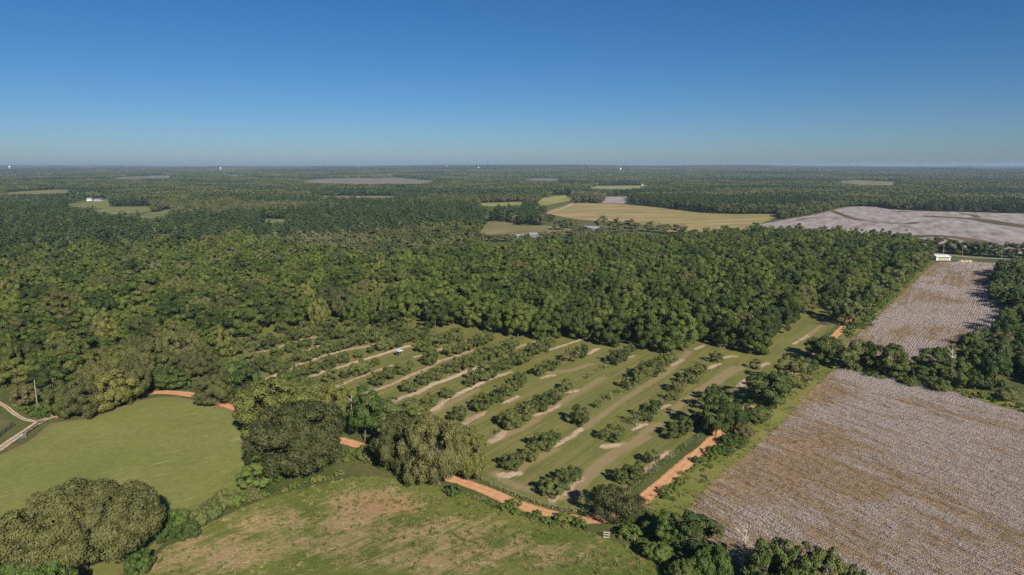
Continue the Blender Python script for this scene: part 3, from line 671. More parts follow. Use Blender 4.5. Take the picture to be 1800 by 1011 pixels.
# ------------------------------------------------------------------ young pecans in the rows
S = 7.4875
CROPS = {(400, 540): [(110,650,250),(330,600,260),(540,560,200),(740,360,190),(890,455,190),(1030,420,200),(1200,370,160),(1350,330,200),(705,500,110),(830,610,160),(1030,560,150),(1240,510,170),(1400,440,230),(1560,420,230),(1700,360,250),(985,745,200),(1170,680,130),(1320,625,170),(1420,600,150),(1540,575,150),(1700,525,170),(660,660,140),(340,760,220),(590,890,220),(440,860,200),(800,810,130),(1150,890,170),(1330,830,190),(1530,755,140),(1720,690,100),(1750,915,220),(1560,950,120),(1350,1000,200),(800,980,220),(980,940,150)],
 (640, 540): [(60,490,280),(200,420,250),(300,400,250),(450,370,250),(540,330,180),(250,590,180),(340,570,180),(430,530,180),(550,490,170),(640,470,170),(740,440,170),(830,400,100),(90,620,100),(770,600,200),(930,540,200),(1080,500,170),(1200,470,180),(870,770,220),(1130,655,160),(1230,630,160),(1340,600,160),(1450,550,150),(1560,520,170),(1650,460,120),(530,900,200),(330,965,160),(140,790,110),(930,980,180),(1110,890,150),(1260,860,220),(1400,810,180),(1480,780,170),(1600,730,200),(1720,680,200),(1540,990,240),(1720,860,150),(770,1010,150)],
 (880, 540): [(80,620,200),(180,560,150),(60,840,180),(230,790,200),(340,730,150),(450,650,180),(570,600,180),(650,540,150),(920,725,180),(1060,670,180),(540,920,170),(660,850,140),(770,780,70),(1500,770,180),(1580,720,170),(1700,640,150),(1390,830,-100),(1290,860,-40),(1160,960,-80)],
 (1120, 540): [(60,980,180),(200,930,200),(330,850,200),(420,780,150),(1040,740,150),(1560,830,120),(820,920,170),(730,980,200)],
 (540, 640): [(1090,215,170),(930,300,190),(1340,395,190),(1530,300,150),(1630,575,160),(740,370,120),(970,560,-70),(520,205,-90),(880,60,100)],
 (780, 640): [(40,470,150),(370,310,140),(490,240,170),(610,200,170),(190,760,200),(500,630,240),(620,560,170),(720,520,180),(850,430,200),(1000,320,180),(930,380,150),(900,870,240),(830,830,200),(1020,760,230),(1130,680,150),(1240,650,220),(1400,560,200),(1500,490,150),(1630,370,170),(700,930,-90),(1780,820,240)],
 (1020, 640): [(210,590,80),(280,520,-60),(420,500,-140),(540,410,-110),(640,340,160),(760,260,150),(850,180,200),(950,150,200),(1080,90,200),(740,830,-200),(880,760,200),(960,650,170),(1080,560,-130),(1200,490,150),(1290,390,180),(1400,280,150),(1500,270,200),(1580,190,180),(1250,1000,220),(1380,930,220),(1510,840,160),(1680,620,240),(1760,500,220)],
 (780, 770): [(900,440,230),(1130,320,220),(1310,180,260),(1450,100,170),(1400,790,260),(1560,720,280),(1680,600,230)],
 (1020, 770): [(440,70,230),(600,620,230),(700,560,180),(780,500,150),(920,350,150)]}
rows = []
for (ox, oy), L in CROPS.items():
    for zx, zy, w in L:
        p = G(ox + zx / S, oy + zy / S - 1.5); wm = abs(w) / S * depth_of(*p) / FPX
        if any(np.hypot(*(p - q[0])) < 2.0 for q in rows): continue
        rows.append((p, wm, w < 0))
off = np.array([p[0] * math.cos(ROW_AZ) - p[1] * math.sin(ROW_AZ) for p, _, _ in rows]); alo = np.array([p[0] * math.sin(ROW_AZ) + p[1] * math.cos(ROW_AZ) for p, _, _ in rows])
ri = np.round((-(off) - 62) / 14.7).astype(int); ri -= ri.min(); order = {}
for r_ in np.unique(ri):
    for k, i in enumerate(sorted(np.nonzero(ri == r_)[0], key=lambda q: alo[q])): order[i] = (int(r_) + 1, k + 1)
young_xy = []
for i, (p, wm, sp) in enumerate(rows):
    r_, k = order[i]; wm = min(max(wm, 1.6), 7.5); h = wm * random.uniform(0.72, 0.92) + (0.6 if not sp else 0.2)
    lab = '%s young pecan, %s from near end, %s row from dirt road' % ('thin-leaved' if sp else ('broad bushy' if wm > 4.6 else 'small bushy'), ordw(k), ordw(r_))
    plant('young_pecan_tree', K_sparse if sp else K_young, p[0], p[1], wm * 1.18, h * 1.12, lab, 'tree', 'young pecans in the orchard rows'); young_xy.append(p)
young_xy = np.array(young_xy)

# ------------------------------------------------------------------ scattering helper for what nobody could count
def hidden_collection(name, meshes):
    c = bpy.data.collections.new(name)
    for i, m in enumerate(meshes):
        o = bpy.data.objects.new('%s_%02d' % (name, i), m); c.objects.link(o)
    return c
def scatter(name, pts, rotz, scl, idx, coll, label=None, cat=None):
    n = len(pts); me = bpy.data.meshes.new(name); me.vertices.add(n); me.vertices.foreach_set('co', np.asarray(pts, np.float32).ravel())
    a = me.attributes.new('rot', 'FLOAT_VECTOR', 'POINT'); rv = np.zeros((n, 3), np.float32); rv[:, 2] = rotz; a.data.foreach_set('vector', rv.ravel())
    a = me.attributes.new('scl', 'FLOAT_VECTOR', 'POINT'); a.data.foreach_set('vector', np.asarray(scl, np.float32).ravel())
    a = me.attributes.new('idx', 'INT', 'POINT'); a.data.foreach_set('value', np.asarray(idx, np.int32))
    o = link(name, me); g = bpy.data.node_groups.new(name, 'GeometryNodeTree')
    g.interface.new_socket('Geometry', in_out='INPUT', socket_type='NodeSocketGeometry'); g.interface.new_socket('Geometry', in_out='OUTPUT', socket_type='NodeSocketGeometry')
    N = g.nodes; gi = N.new('NodeGroupInput'); go = N.new('NodeGroupOutput'); ip = N.new('GeometryNodeInstanceOnPoints'); ci = N.new('GeometryNodeCollectionInfo')
    ci.inputs['Collection'].default_value = coll; ci.inputs['Separate Children'].default_value = True; ci.inputs['Reset Children'].default_value = True
    def na(nm, ty):
        q = N.new('GeometryNodeInputNamedAttribute'); q.data_type = ty; q.inputs['Name'].default_value = nm; return [s for s in q.outputs if s.enabled and s.name == 'Attribute'][0]
    Lk = g.links; Lk.new(gi.outputs[0], ip.inputs['Points']); Lk.new(ci.outputs[0], ip.inputs['Instance']); ip.inputs['Pick Instance'].default_value = True
    Lk.new(na('idx', 'INT'), ip.inputs['Instance Index']); Lk.new(na('scl', 'FLOAT_VECTOR'), ip.inputs['Scale'])
    e2 = N.new('FunctionNodeEulerToRotation'); Lk.new(na('rot', 'FLOAT_VECTOR'), e2.inputs[0]); Lk.new(e2.outputs[0], ip.inputs['Rotation'])
    Lk.new(ip.outputs[0], go.inputs[0])
    md = o.modifiers.new('scatter', 'NODES'); md.node_group = g
    return tag(o, label, cat, kind='stuff')

# ------------------------------------------------------------------ mature pecan grove
GROVE = np.array([(735, 570), (762, 582), (830, 582), (900, 601), (960, 607), (1005, 600), (1035, 596), (1062, 611), (1120, 616), (1150, 626), (1212, 628), (1240, 606), (1290, 620), (1350, 631), (1382, 610), (1418, 574), (1412, 550), (1450, 540), (1500, 548), (1545, 506), (1600, 466), (1622, 448), (1590, 432), (1330, 417), (1240, 426), (1000, 440), (850, 456), (640, 482), (700, 540)], float)
LEFTW = np.array([(-260, 760), (0, 676), (20, 668), (70, 690), (95, 722), (165, 730), (245, 694), (330, 664), (392, 640), (402, 604), (450, 588), (500, 578), (560, 578), (620, 577), (680, 574), (735, 570), (700, 540), (640, 482), (600, 452), (560, 458), (520, 436), (470, 446), (430, 424), (380, 438), (330, 452), (290, 434), (240, 448), (200, 462), (150, 440), (110, 466), (60, 452), (20, 470), (-420, 450)], float)
RWOOD = np.array([(1652, 640), (1690, 655), (1740, 662), (1790, 674), (1860, 692), (1990, 722), (2050, 640), (1900, 560), (1800, 556), (1740, 600), (1690, 628)], float)
RWOOD2 = np.array([(1738, 505), (1752, 535), (1800, 552), (1990, 590), (1990, 500), (1820, 478), (1758, 482)], float)
P_SMALLCLEAR = [np.array(q, float) for q in ([(30, 532), (45, 515), (90, 510), (84, 530), (52, 548)], [(395, 505), (430, 485), (436, 500), (412, 518)], [(520, 492), (535, 486), (540, 500)], [(585, 494), (600, 490), (602, 500)], [(0, 495), (30, 485), (34, 505), (8, 512)])]

def spread(poly_px, sx, sy, az, jit):
    w = GP(poly_px); lo = w.min(0) - 20; hi = w.max(0) + 20; ca, sa = math.cos(az), math.sin(az)
    cs = [(x * ca - y * sa, x * sa + y * ca) for x in (lo[0], hi[0]) for y in (lo[1], hi[1])]
    u = np.arange(min(c[0] for c in cs), max(c[0] for c in cs), sx); v = np.arange(min(c[1] for c in cs), max(c[1] for c in cs), sy)
    U, Vv = np.meshgrid(u, v); gi, gj = np.meshgrid(np.arange(len(u)), np.arange(len(v)))
    x = U * ca + Vv * sa + rng.normal(size=U.shape) * jit; y = -U * sa + Vv * ca + rng.normal(size=U.shape) * jit
    px, py = to_px(x, y); k = in_poly(px, py, poly_px)
    return np.stack([x[k], y[k]], 1), gi[k], gj[k]
def near_any(p, q, d):
    return np.array([np.min(np.hypot(*(q - a).T)) < d for a in p])

gp, gi_, gj_ = spread(GROVE, 13.2, 10.6, ROW_AZ, 1.3)
k = ~near_any(gp, np.vstack([young_xy, hero_xy]), 4.5); gp, gi_, gj_ = gp[k], gi_[k], gj_[k]
dist = np.hypot(*gp.T); o_ = np.argsort(dist); near = o_[:300]; rest = o_[300:]
first_j = {}
for i in near: first_j.setdefault(gi_[i], []).append(i)
gmax = gi_.max()
for col, L in first_j.items():
    L.sort(key=lambda i: gj_[i])
    for n_, i in enumerate(L):
        w = random.uniform(10.0, 15.6); h = random.uniform(11.5, 17.0) - (1.5 if n_ == 0 else 0)
        if n_ < 5:
            lab = '%s pecan of the mature grove, in the %s grove row from the road' % (['front-edge', 'second-rank', 'third-rank', 'fourth-rank', 'fifth-rank'][n_], ordw(int(gmax - col) + 1))
        else: lab = 'mature pecan tree inside the dense dark green grove behind the orchard rows'
        plant('pecan_tree', K_pecan, gp[i, 0], gp[i, 1], w, h, lab, 'tree', 'pecans of the mature grove')
col_pecan = hidden_collection('grove_crowns', [v[1] for v in K_pecan.v])
gr = gp[rest]; n = len(gr); sc_ = np.stack([rng.uniform(0.76, 1.14, n)] * 2 + [rng.uniform(0.80, 1.16, n)], 1)
scatter('pecan_grove', np.column_stack([gr, hz(gr[:, 0], gr[:, 1])]), rng.random(n) * 6.28, sc_ * [rng.uniform(0.85, 1.15), 1, 1], rng.integers(0, 10, n), col_pecan, 'far part of the dense pecan grove, crowns merging into one canopy', 'grove')

# wood on the left
lp, _, _ = spread(LEFTW, 10.8, 10.2, 0.3, 2.2)
px, py = to_px(lp[:, 0], lp[:, 1]); k = np.ones(len(lp), bool)
for q in P_SMALLCLEAR: k &= ~in_poly(px, py, q)
k &= ~near_any(lp, hero_xy, 6.5) & ~near_any(lp, young_xy, 5.0) & ~near_any(lp, ROADC, 4.5) & ~near_any(lp, DRIVEC, 6.0)
k &= (px > -80) & (rng.random(len(lp)) > 0.06); lp = lp[k]
dist = np.hypot(*lp.T); o_ = np.argsort(dist); near = o_[:300]; rest = o_[300:]
for i in near:
    K = K_pecan if random.random() < 0.72 else (K_oakg if random.random() < 0.6 else K_oak)
    w = random.uniform(9.0, 16.0); h = random.uniform(9.0, 14.5)
    kindw = {id(K_pecan): 'leafy green tree', id(K_oakg): 'olive-crowned tree', id(K_oak): 'grey-crowned tree'}[id(K)]
    plant('woodland_tree', K, lp[i, 0], lp[i, 1], w, h, '%s in the closed canopy of the wood above the pasture' % kindw, 'tree', '%ss of the wood above the pasture' % kindw)
col_mix = hidden_collection('wood_crowns', [v[1] for v in K_pecan.v] + [v[1] for v in K_oakg.v] + [v[1] for v in K_wood.v])
gr = lp[rest]; n = len(gr); idx = np.where(rng.random(n) < 0.7, rng.integers(0, 10, n), rng.integers(10, 18, n))
sc_ = np.stack([rng.uniform(0.75, 1.05, n)] * 2 + [rng.uniform(0.75, 1.05, n)], 1); sc_[(idx == 10) | (idx == 11)] *= 0.7; sc_[idx > 11] *= 1.15
scatter('woodland_trees', np.column_stack([gr, hz(gr[:, 0], gr[:, 1])]), rng.random(n) * 6.28, sc_, idx, col_mix, 'far part of the mixed wood above the pasture', 'wood')

# wood on the right, between and beside the cotton fields
rp = np.vstack([spread(RWOOD, 7.0, 7.0, 0.5, 1.5)[0], spread(RWOOD2, 6.6, 6.6, 0.5, 1.4)[0]])
rp = rp[~near_any(rp, hero_xy, 3.2)]; px, py = to_px(rp[:, 0], rp[:, 1]); rp = rp[px < 1880]; px, py = to_px(rp[:, 0], rp[:, 1])
ordr = np.argsort(px)
for c_, i in enumerate(ordr):
    part = 'the small wood right of the middle cotton field' if py[i] < 560 else 'the wood between the cotton fields'
    K = K_hedge if random.random() < 0.8 else K_wood
    plant('hedgerow_tree', K, rp[i, 0], rp[i, 1], random.uniform(6.5, 9.5), random.uniform(7, 12), '%s tree in %s, %s from left' % (random.choice(['dark', 'dense', 'bushy']), part, ordw(1 + int(np.sum((py[ordr[:c_]] < 560) == (py[i] < 560))))), 'tree', 'trees of ' + part)

# roadside trees by the white shed and along the grove's right edge
for j, (bx, by, w, ty) in enumerate([(1626, 447, 30, 420), (1652, 446, 32, 417), (1674, 449, 30, 419), (1698, 451, 28, 424), (1720, 453, 30, 423), (1746, 455, 30, 426), (1772, 457, 28, 427), (1796, 459, 32, 428), (1824, 461, 30, 430), (1850, 463, 30, 430)]):
    photo_tree('broadleaf_tree', K_hedge, bx, by - 3, w, ty, 'dark rounded tree behind the white shed road, %s from the grove' % ordw(j + 1), 'tree', 'trees in line along the far paved road')
for j, (bx, by, w, ty) in enumerate([(1492, 572, 44, 522), (1512, 556, 40, 508), (1530, 540, 38, 498), (1548, 522, 36, 480), (1566, 506, 34, 468), (1584, 490, 34, 452), (1602, 474, 34, 440), (1616, 464, 30, 434), (1474, 560, 40, 520), (1630, 452, 26, 432)]):
    photo_tree('broadleaf_tree', K_hedge, bx, by, w, ty, 'leafy tree between grove and middle cotton field, %s from the lawn end' % ordw(j + 1), 'tree', 'trees along the edge of the middle cotton field')
for j, (bx, by, w, ty) in enumerate([(985, 405, 26, 385), (1005, 402, 24, 384), (1060, 406, 30, 380), (1085, 404, 26, 384), (1110, 408, 30, 386), (1140, 408, 26, 388), (1165, 410, 26, 392), (1195, 411, 28, 393), (945, 392, 26, 374), (925, 393, 24, 376), (905, 392, 20, 375), (965, 390, 22, 375), (850, 424, 24, 410), (872, 425, 24, 411), (893, 425, 22, 411), (922, 424, 20, 411), (958, 423, 24, 406), (976, 421, 22, 405), (998, 419, 24, 404), (1018, 419, 22, 405), (1064, 419, 22, 406), (1082, 419, 24, 405)]):
    photo_tree('broadleaf_tree', K_wood, bx, by, w, ty, 'dark tree between farm roofs and hay field, %s of the line' % ordw(j + 1), 'tree', 'trees around the farm roofs')

# ------------------------------------------------------------------ forest to the horizon
CLEAR = [(np.array([to_px(q[0], q[1], float(hz(*q))) for q in P]), 0) for P in [P_COT3, P_HAY] + [h[2] for h in HAYS]]
RIGHT_OPEN = np.array([(1310, 403), (1330, 417), (1590, 432), (1622, 448), (1640, 470), (2700, 640), (2700, 430), (2400, 450), (1640, 440), (1400, 415)], float)
def forest_ok(x, y, pad=0.0):
    px, py = to_px(x, y)
    k = (px > -60) & (px < 1860) & (py < 470)
    for P in (GROVE, LEFTW, RIGHT_OPEN): k &= ~in_poly(px, py, P)
    z = hz(x, y)                                      # open land stays open, and so does the strip of low ground in front of it
    for P, _ in CLEAR:
        for hh in (0.0, 4.0, 8.0, 12.0, 15.0):
            for dx, dy in ((0, 0), (pad, 0), (-pad, 0), (0, pad), (0, -pad)):
                if (dx or dy) and not pad: continue
                qx, qy = to_px(x + dx, y + dy, z + hh); k &= ~in_poly(qx, qy, P)
    return k
def wedge(r0, r1, s, jit):
    g = np.arange(-r1, r1 + s, s); X, Y = np.meshgrid(g, np.arange(0, r1 + s, s))
    X = X + rng.uniform(-jit, jit, X.shape); Y = Y + rng.uniform(-jit, jit, Y.shape); r = np.hypot(X, Y)
    k = (r > r0) & (r <= r1) & (np.abs(X) < Y * 0.86); return X[k], Y[k]
x, y = wedge(380, 1500, 8.6, 3.0); k = forest_ok(x, y); x, y = x[k], y[k]; n = len(x)
pine_zone = (vnoise(x, y, 170, 8) > 0.60); u_, v_ = to_px(x, y)
pine_zone |= (np.abs(u_ - 290) < 70) & (np.abs(v_ - 403) < 12)
pine_zone |= (u_ > 1090) & (u_ < 1420) & (v_ < 372)
col_f = hidden_collection('forest_crowns', [v[1] for v in K_wood.v] + [v[1] for v in K_pine.v])
idx = np.where(pine_zone & (rng.random(n) < 0.8), 6 + rng.integers(0, 3, n), rng.integers(0, 6, n))
sc_ = np.stack([rng.uniform(0.8, 1.4, n)] * 2 + [rng.uniform(0.65, 1.15, n)], 1)
low = in_poly(u_, v_, np.array([(1000, 400), (1240, 400), (1250, 440), (850, 462), (830, 415)], float)); sc_[low] *= 0.62
scatter('forest', np.column_stack([x, y, hz(x, y)]), rng.random(n) * 6.28, sc_, idx, col_f, 'mixed forest stretching from the fields towards the hills', 'forest')

def patch_mesh(name, size, spacing, leaves, leaf, seed_pine, zlow=0.35):
    """a square of forest canopy: many small crowns of leaf clumps"""
    g = np.arange(-size / 2, size / 2, spacing); X, Y = np.meshgrid(g, g); X = X.ravel() + rng.uniform(-.4, .4, X.size) * spacing; Y = Y.ravel() + rng.uniform(-.4, .4, Y.size) * spacing
    n = len(X); h = rng.uniform(9, 16, n); r = rng.uniform(0.5, 0.72, n) * spacing; tn = rng.random(n)
    m = n * leaves; q = np.repeat(np.arange(n), leaves); d = unit(m, 0.6)
    p = np.stack([X[q] + d[:, 0] * r[q], Y[q] + d[:, 1] * r[q], h[q] * (0.62 + 0.38 * d[:, 2])], 1)
    return leaf_mesh(name, p, leaf * rng.uniform(0.7, 1.3, m), d + rng.normal(size=(m, 3)) * 0.28, 0.65 * tn[q] + 0.35 * rng.random(m), M['pine' if seed_pine else 'wood'])
for nm, r0, r1, size, sp, lv, lf, pad in (('forest', 1500, 3300, 56, 8.0, 26, 2.6, 20), ('forest', 3300, 6600, 110, 10.0, 16, 4.2, 45), ('forest', 6600, 15500, 330, 17.0, 10, 8.5, 150)):
    protos = [patch_mesh('canopy', size * 1.06, sp, lv, lf, i >= 3) for i in range(5)]
    cc = hidden_collection('canopy_%d' % r0, protos)
    x, y = wedge(r0 - size * 0.3, r1, size, size * 0.05); k = forest_ok(x, y, pad); x, y = x[k], y[k]; n = len(x)
    pz = vnoise(x, y, max(260, size * 4), 8) + 0.25 * (rng.random(n) - 0.5) > 0.66; u_, v_ = to_px(x, y)
    idx = np.where(pz, 3 + rng.integers(0, 2, n), rng.integers(0, 3, n))
    scatter(nm, np.column_stack([x, y, hz(x, y)]), rng.integers(0, 4, n) * math.pi / 2, np.ones((n, 3)) * [1, 1, 1.0], idx, cc, {1500: 'forest canopy behind the hay and cotton fields', 3300: 'distant bluish forest below the hills', 6600: 'hazy forest covering the hills on the horizon'}[r0], 'forest')

# ------------------------------------------------------------------ cotton plants
def cotton_mesh(bolls, leaves, lc, length=2.0):
    V = []; Fm = []; 
    n = bolls; cx = rng.uniform(-length / 2, length / 2, n); c2 = rng.normal(size=n) * 0.17; cz = rng.uniform(0.3, 0.85, n)
    bv = []; bf = []
    for i in range(n):
        s = rng.uniform(0.032, 0.058); b = len(bv); q = rng.normal(size=3) * 0.02
        bv += [(cx[i] + s, c2[i], cz[i]), (cx[i] - s * .7, c2[i] + s * .8, cz[i] - s * .3), (cx[i] - s * .7, c2[i] - s * .8, cz[i] - s * .2), (cx[i] + q[0], c2[i] + q[1], cz[i] + s * 1.1)]
        bf += [(b, b + 1, b + 3), (b + 1, b + 2, b + 3), (b + 2, b, b + 3), (b, b + 2, b + 1)]
    tone = [1.0] * len(bv)
    for i in range(leaves):
        x0 = rng.uniform(-length / 2, length / 2); y0 = rng.normal() * 0.2; z0 = rng.uniform(0.15, 0.75); s = rng.uniform(0.10, 0.2); d = rng.normal(size=(3, 3)); d /= np.linalg.norm(d, axis=1)[:, None]; b = len(bv)
        bv += [(x0 + s * d[j, 0], y0 + s * d[j, 1], z0 + s * 0.7 * d[j, 2]) for j in range(3)]; bf.append((b, b + 1, b + 2)); t_ = rng.uniform(0.0, 0.6); tone += [t_] * 3
    return bv, bf, tone
tcot = NT('cotton_plant'); oi = tcot.n.new('ShaderNodeObjectInfo')
f_ = tcot.math('ADD', tcot.attr('tone'), tcot.math('MULTIPLY', tcot.math('SUBTRACT', oi.outputs['Random'], 0.5), 0.16))
M['cotton'] = tcot.finish(tcot.ramp(f_, [(0.0, (0.10, 0.075, 0.035, 1)), (0.25, (0.20, 0.125, 0.065, 1)), (0.5, (0.27, 0.19, 0.10, 1)), (0.62, (0.33, 0.24, 0.14, 1)), (0.8, (0.50, 0.482, 0.515, 1))]), 0.9, 0.1)
cps = []
for b_, l_ in ((96, 46), (80, 52), (62, 58), (38, 64), (20, 64), (8, 60), (3, 40), (0, 26)):
    bv, bf, tn = cotton_mesh(b_, l_, None); cps.append(mesh_from('cotton_row', bv, [tuple(f) for f in bf], {'tone': tn}, M['cotton']))
col_cot = hidden_collection('cotton_rows', cps)
def cotton(name, poly, az, rowsp, seg, fn, lab, maxx, amp=1.0):
    lo = poly.min(0); hi = poly.max(0); ca, sa = math.cos(az), math.sin(az)
    cs = [(x * ca - y * sa, x * sa + y * ca) for x in (lo[0], hi[0]) for y in (lo[1], hi[1])]
    u = np.arange(min(c[0] for c in cs), max(c[0] for c in cs), rowsp); v = np.arange(min(c[1] for c in cs), max(c[1] for c in cs), seg)
    U, W = np.meshgrid(u, v); W = W + rng.uniform(-.2, .2, W.shape); U = U + rng.normal(size=U.shape) * 0.05
    x = (U * ca + W * sa).ravel(); y = (-U * sa + W * ca).ravel(); pu, pv = to_px(x, y)
    k = (pu > 1000) & (pu < maxx) & (pv < 1040); x, y = x[k], y[k]
    d, _, _ = sdist(x, y, poly); k = d > 0.3 + rng.random(len(x)) * 1.6; x, y, d = x[k], y[k], d[k]
    uu = x * ca - y * sa; vv = x * sa + y * ca
    w = 0.02 + 0.80 * fn(x, y) + 0.78 * amp * (vnoise(uu, vv * 0.10, 1.6, 9) - 0.5) + 0.45 * amp * (vnoise(x, y, 11, 10) - 0.5) + 0.5 * amp * (vnoise(x, y, 27, 14) - 0.5) - 0.55 * np.exp(-d / 3.0) * (vnoise(x, y, 5, 15) > 0.3) + 0.25 * (rng.random(len(x)) - 0.5)
    idx = np.clip(np.digitize(-w, [-0.72, -0.60, -0.48, -0.38, -0.28, -0.16, 0.0]), 0, 7)
    n = len(x); s = rng.uniform(0.8, 1.2, n)
    scatter(name, np.column_stack([x, y, hz(x, y) + 0.05]), -az + math.pi / 2 + rng.integers(0, 2, n) * math.pi, np.stack([np.full(n, seg / 2.0 * 1.05), s, s], 1), idx, col_cot, lab, 'cotton')
    return n
a_ = G(1380, 880); b_ = G(1500, 938); COT_AZ = math.atan2(b_[0] - a_[0], b_[1] - a_[1])
cotton('cotton_plants', P_COT1, COT_AZ, 1.0, 2.0, white_share, 'open white cotton in rows on the near brown field', 1840)
cotton('cotton_plants', P_COT2, R(37), 1.0, 2.4, lambda x, y: 0.85 + 0.9 * (vnoise(x, y, 26, 12) - 0.55), 'open white cotton in rows on the middle field', 1830, 0.7)

# ------------------------------------------------------------------ grass tufts, weeds
def tuft_mesh(n, h, w, spread_):
    bv = []; bf = []; tn = []
    for i in range(n):
        a = rng.random() * 6.28; r = rng.random() * spread_; x0, y0 = math.cos(a) * r, math.sin(a) * r; lean = rng.normal(size=2) * 0.35 * h; hh = h * rng.uniform(0.5, 1.2); t = rng.random() * 6.28; b = len(bv)
        bv += [(x0 - w * math.cos(t), y0 - w * math.sin(t), 0), (x0 + w * math.cos(t), y0 + w * math.sin(t), 0), (x0 + lean[0], y0 + lean[1], hh)]; bf.append((b, b + 1, b + 2)); tn += [rng.random()] * 3
    return mesh_from('tuft', bv, bf, {'tone': tn}, M['tuft'])
col_t = hidden_collection('tufts', [tuft_mesh(26, 0.45, 0.06, 0.5), tuft_mesh(30, 0.3, 0.05, 0.6), tuft_mesh(22, 0.6, 0.07, 0.45)])
def tufts(name, poly, per, lab, hs=1.0, edge=0.0):
    lo = poly.min(0); hi = poly.max(0); N_ = int((hi - lo).prod() * per); x = rng.uniform(lo[0], hi[0], N_); y = rng.uniform(lo[1], hi[1], N_); pu, pv = to_px(x, y)
    k = (pu > -20) & (pu < 1820) & (pv < 1030) & in_poly(x, y, poly) & (vnoise(x, y, 4, 11) + 0.5 * (rng.random(N_) - .5) > 0.38); x, y = x[k], y[k]; n = len(x)
    s = rng.uniform(0.6, 1.3, n) * hs
    scatter(name, np.column_stack([x, y, hz(x, y) + 0.03]), rng.random(n) * 6.28, np.stack([s, s, s * rng.uniform(0.7, 1.2, n)], 1), rng.integers(0, 3, n), col_t, lab, 'grass')
tufts('grass', P_HILL, 0.7, 'rough grass tufts on the foreground hill')
tufts('grass', P_VERGE, 0.6, 'rank grass between dirt road and cotton', 1.0)

# weeds and shrubs along roads and edges
def along(pts, step, offs, jit):
    c = curve_pts(GP(pts), step); t = np.gradient(c, axis=0); t /= np.linalg.norm(t, axis=1)[:, None]; nr = np.stack([t[:, 1], -t[:, 0]], 1)
    return c + nr * (offs + rng.normal(size=(len(c), 1)) * jit)
WEEDS = [([(1150, 872), (1190, 838), (1230, 802), (1262, 775), (1300, 742), (1340, 712)], 1.9, 2.2, 0.6, 0.7), ([(1160, 872), (1200, 838), (1240, 802), (1272, 775), (1310, 742)], 2.6, 3.4, 1.2, 0.5), ([(826, 868), (880, 892), (930, 909), (985, 921), (1030, 930)], 1.3, 0.6, 0.4, 0.6), ([(600, 800), (640, 812), (680, 820)], 2.0, 0.0, 2.0, 1.0), ([(1440, 640), (1480, 655), (1560, 672), (1640, 690), (1720, 706), (1800, 728)], 2.6, -3.0, 1.2, 1.2), ([(1480, 592), (1530, 546), (1580, 498), (1625, 460)], 2.6, 2.8, 1.2, 1.2), ([(250, 688), (300, 682), (340, 684)], 1.6, -1.0, 0.6, 1.2), ([(1120, 935), (1170, 975), (1230, 1005), (1290, 1030)], 1.7, 0, 1.6, 1.2), ([(440, 880), (520, 858), (600, 838)], 2.2, 0, 0.9, 0.9), ([(90, 732), (60, 722), (40, 712)], 1.8, -1.5, 1.0, 1.0)]
wp = []; wsz = []
for pts, st, of, jt, sz in WEEDS:
    q = along(pts, st, of, jt); wp.append(q); wsz += [sz] * len(q)
wp = np.vstack(wp); wsz = np.array(wsz); n = len(wp); s = wsz * rng.uniform(0.55, 1.25, n)
col_w = hidden_collection('weeds', [v[1] for v in K_weed.v] + [v[1] for v in K_bshrub.v])
scatter('weeds', np.column_stack([wp, hz(wp[:, 0], wp[:, 1])]), rng.random(n) * 6.28, np.stack([s, s, s * rng.uniform(.7, 1.1, n)], 1), np.where(rng.random(n) < 0.72, rng.integers(0, 3, n), 3 + rng.integers(0, 2, n)), col_w, 'tall weeds on the road banks and field edges', 'weeds')

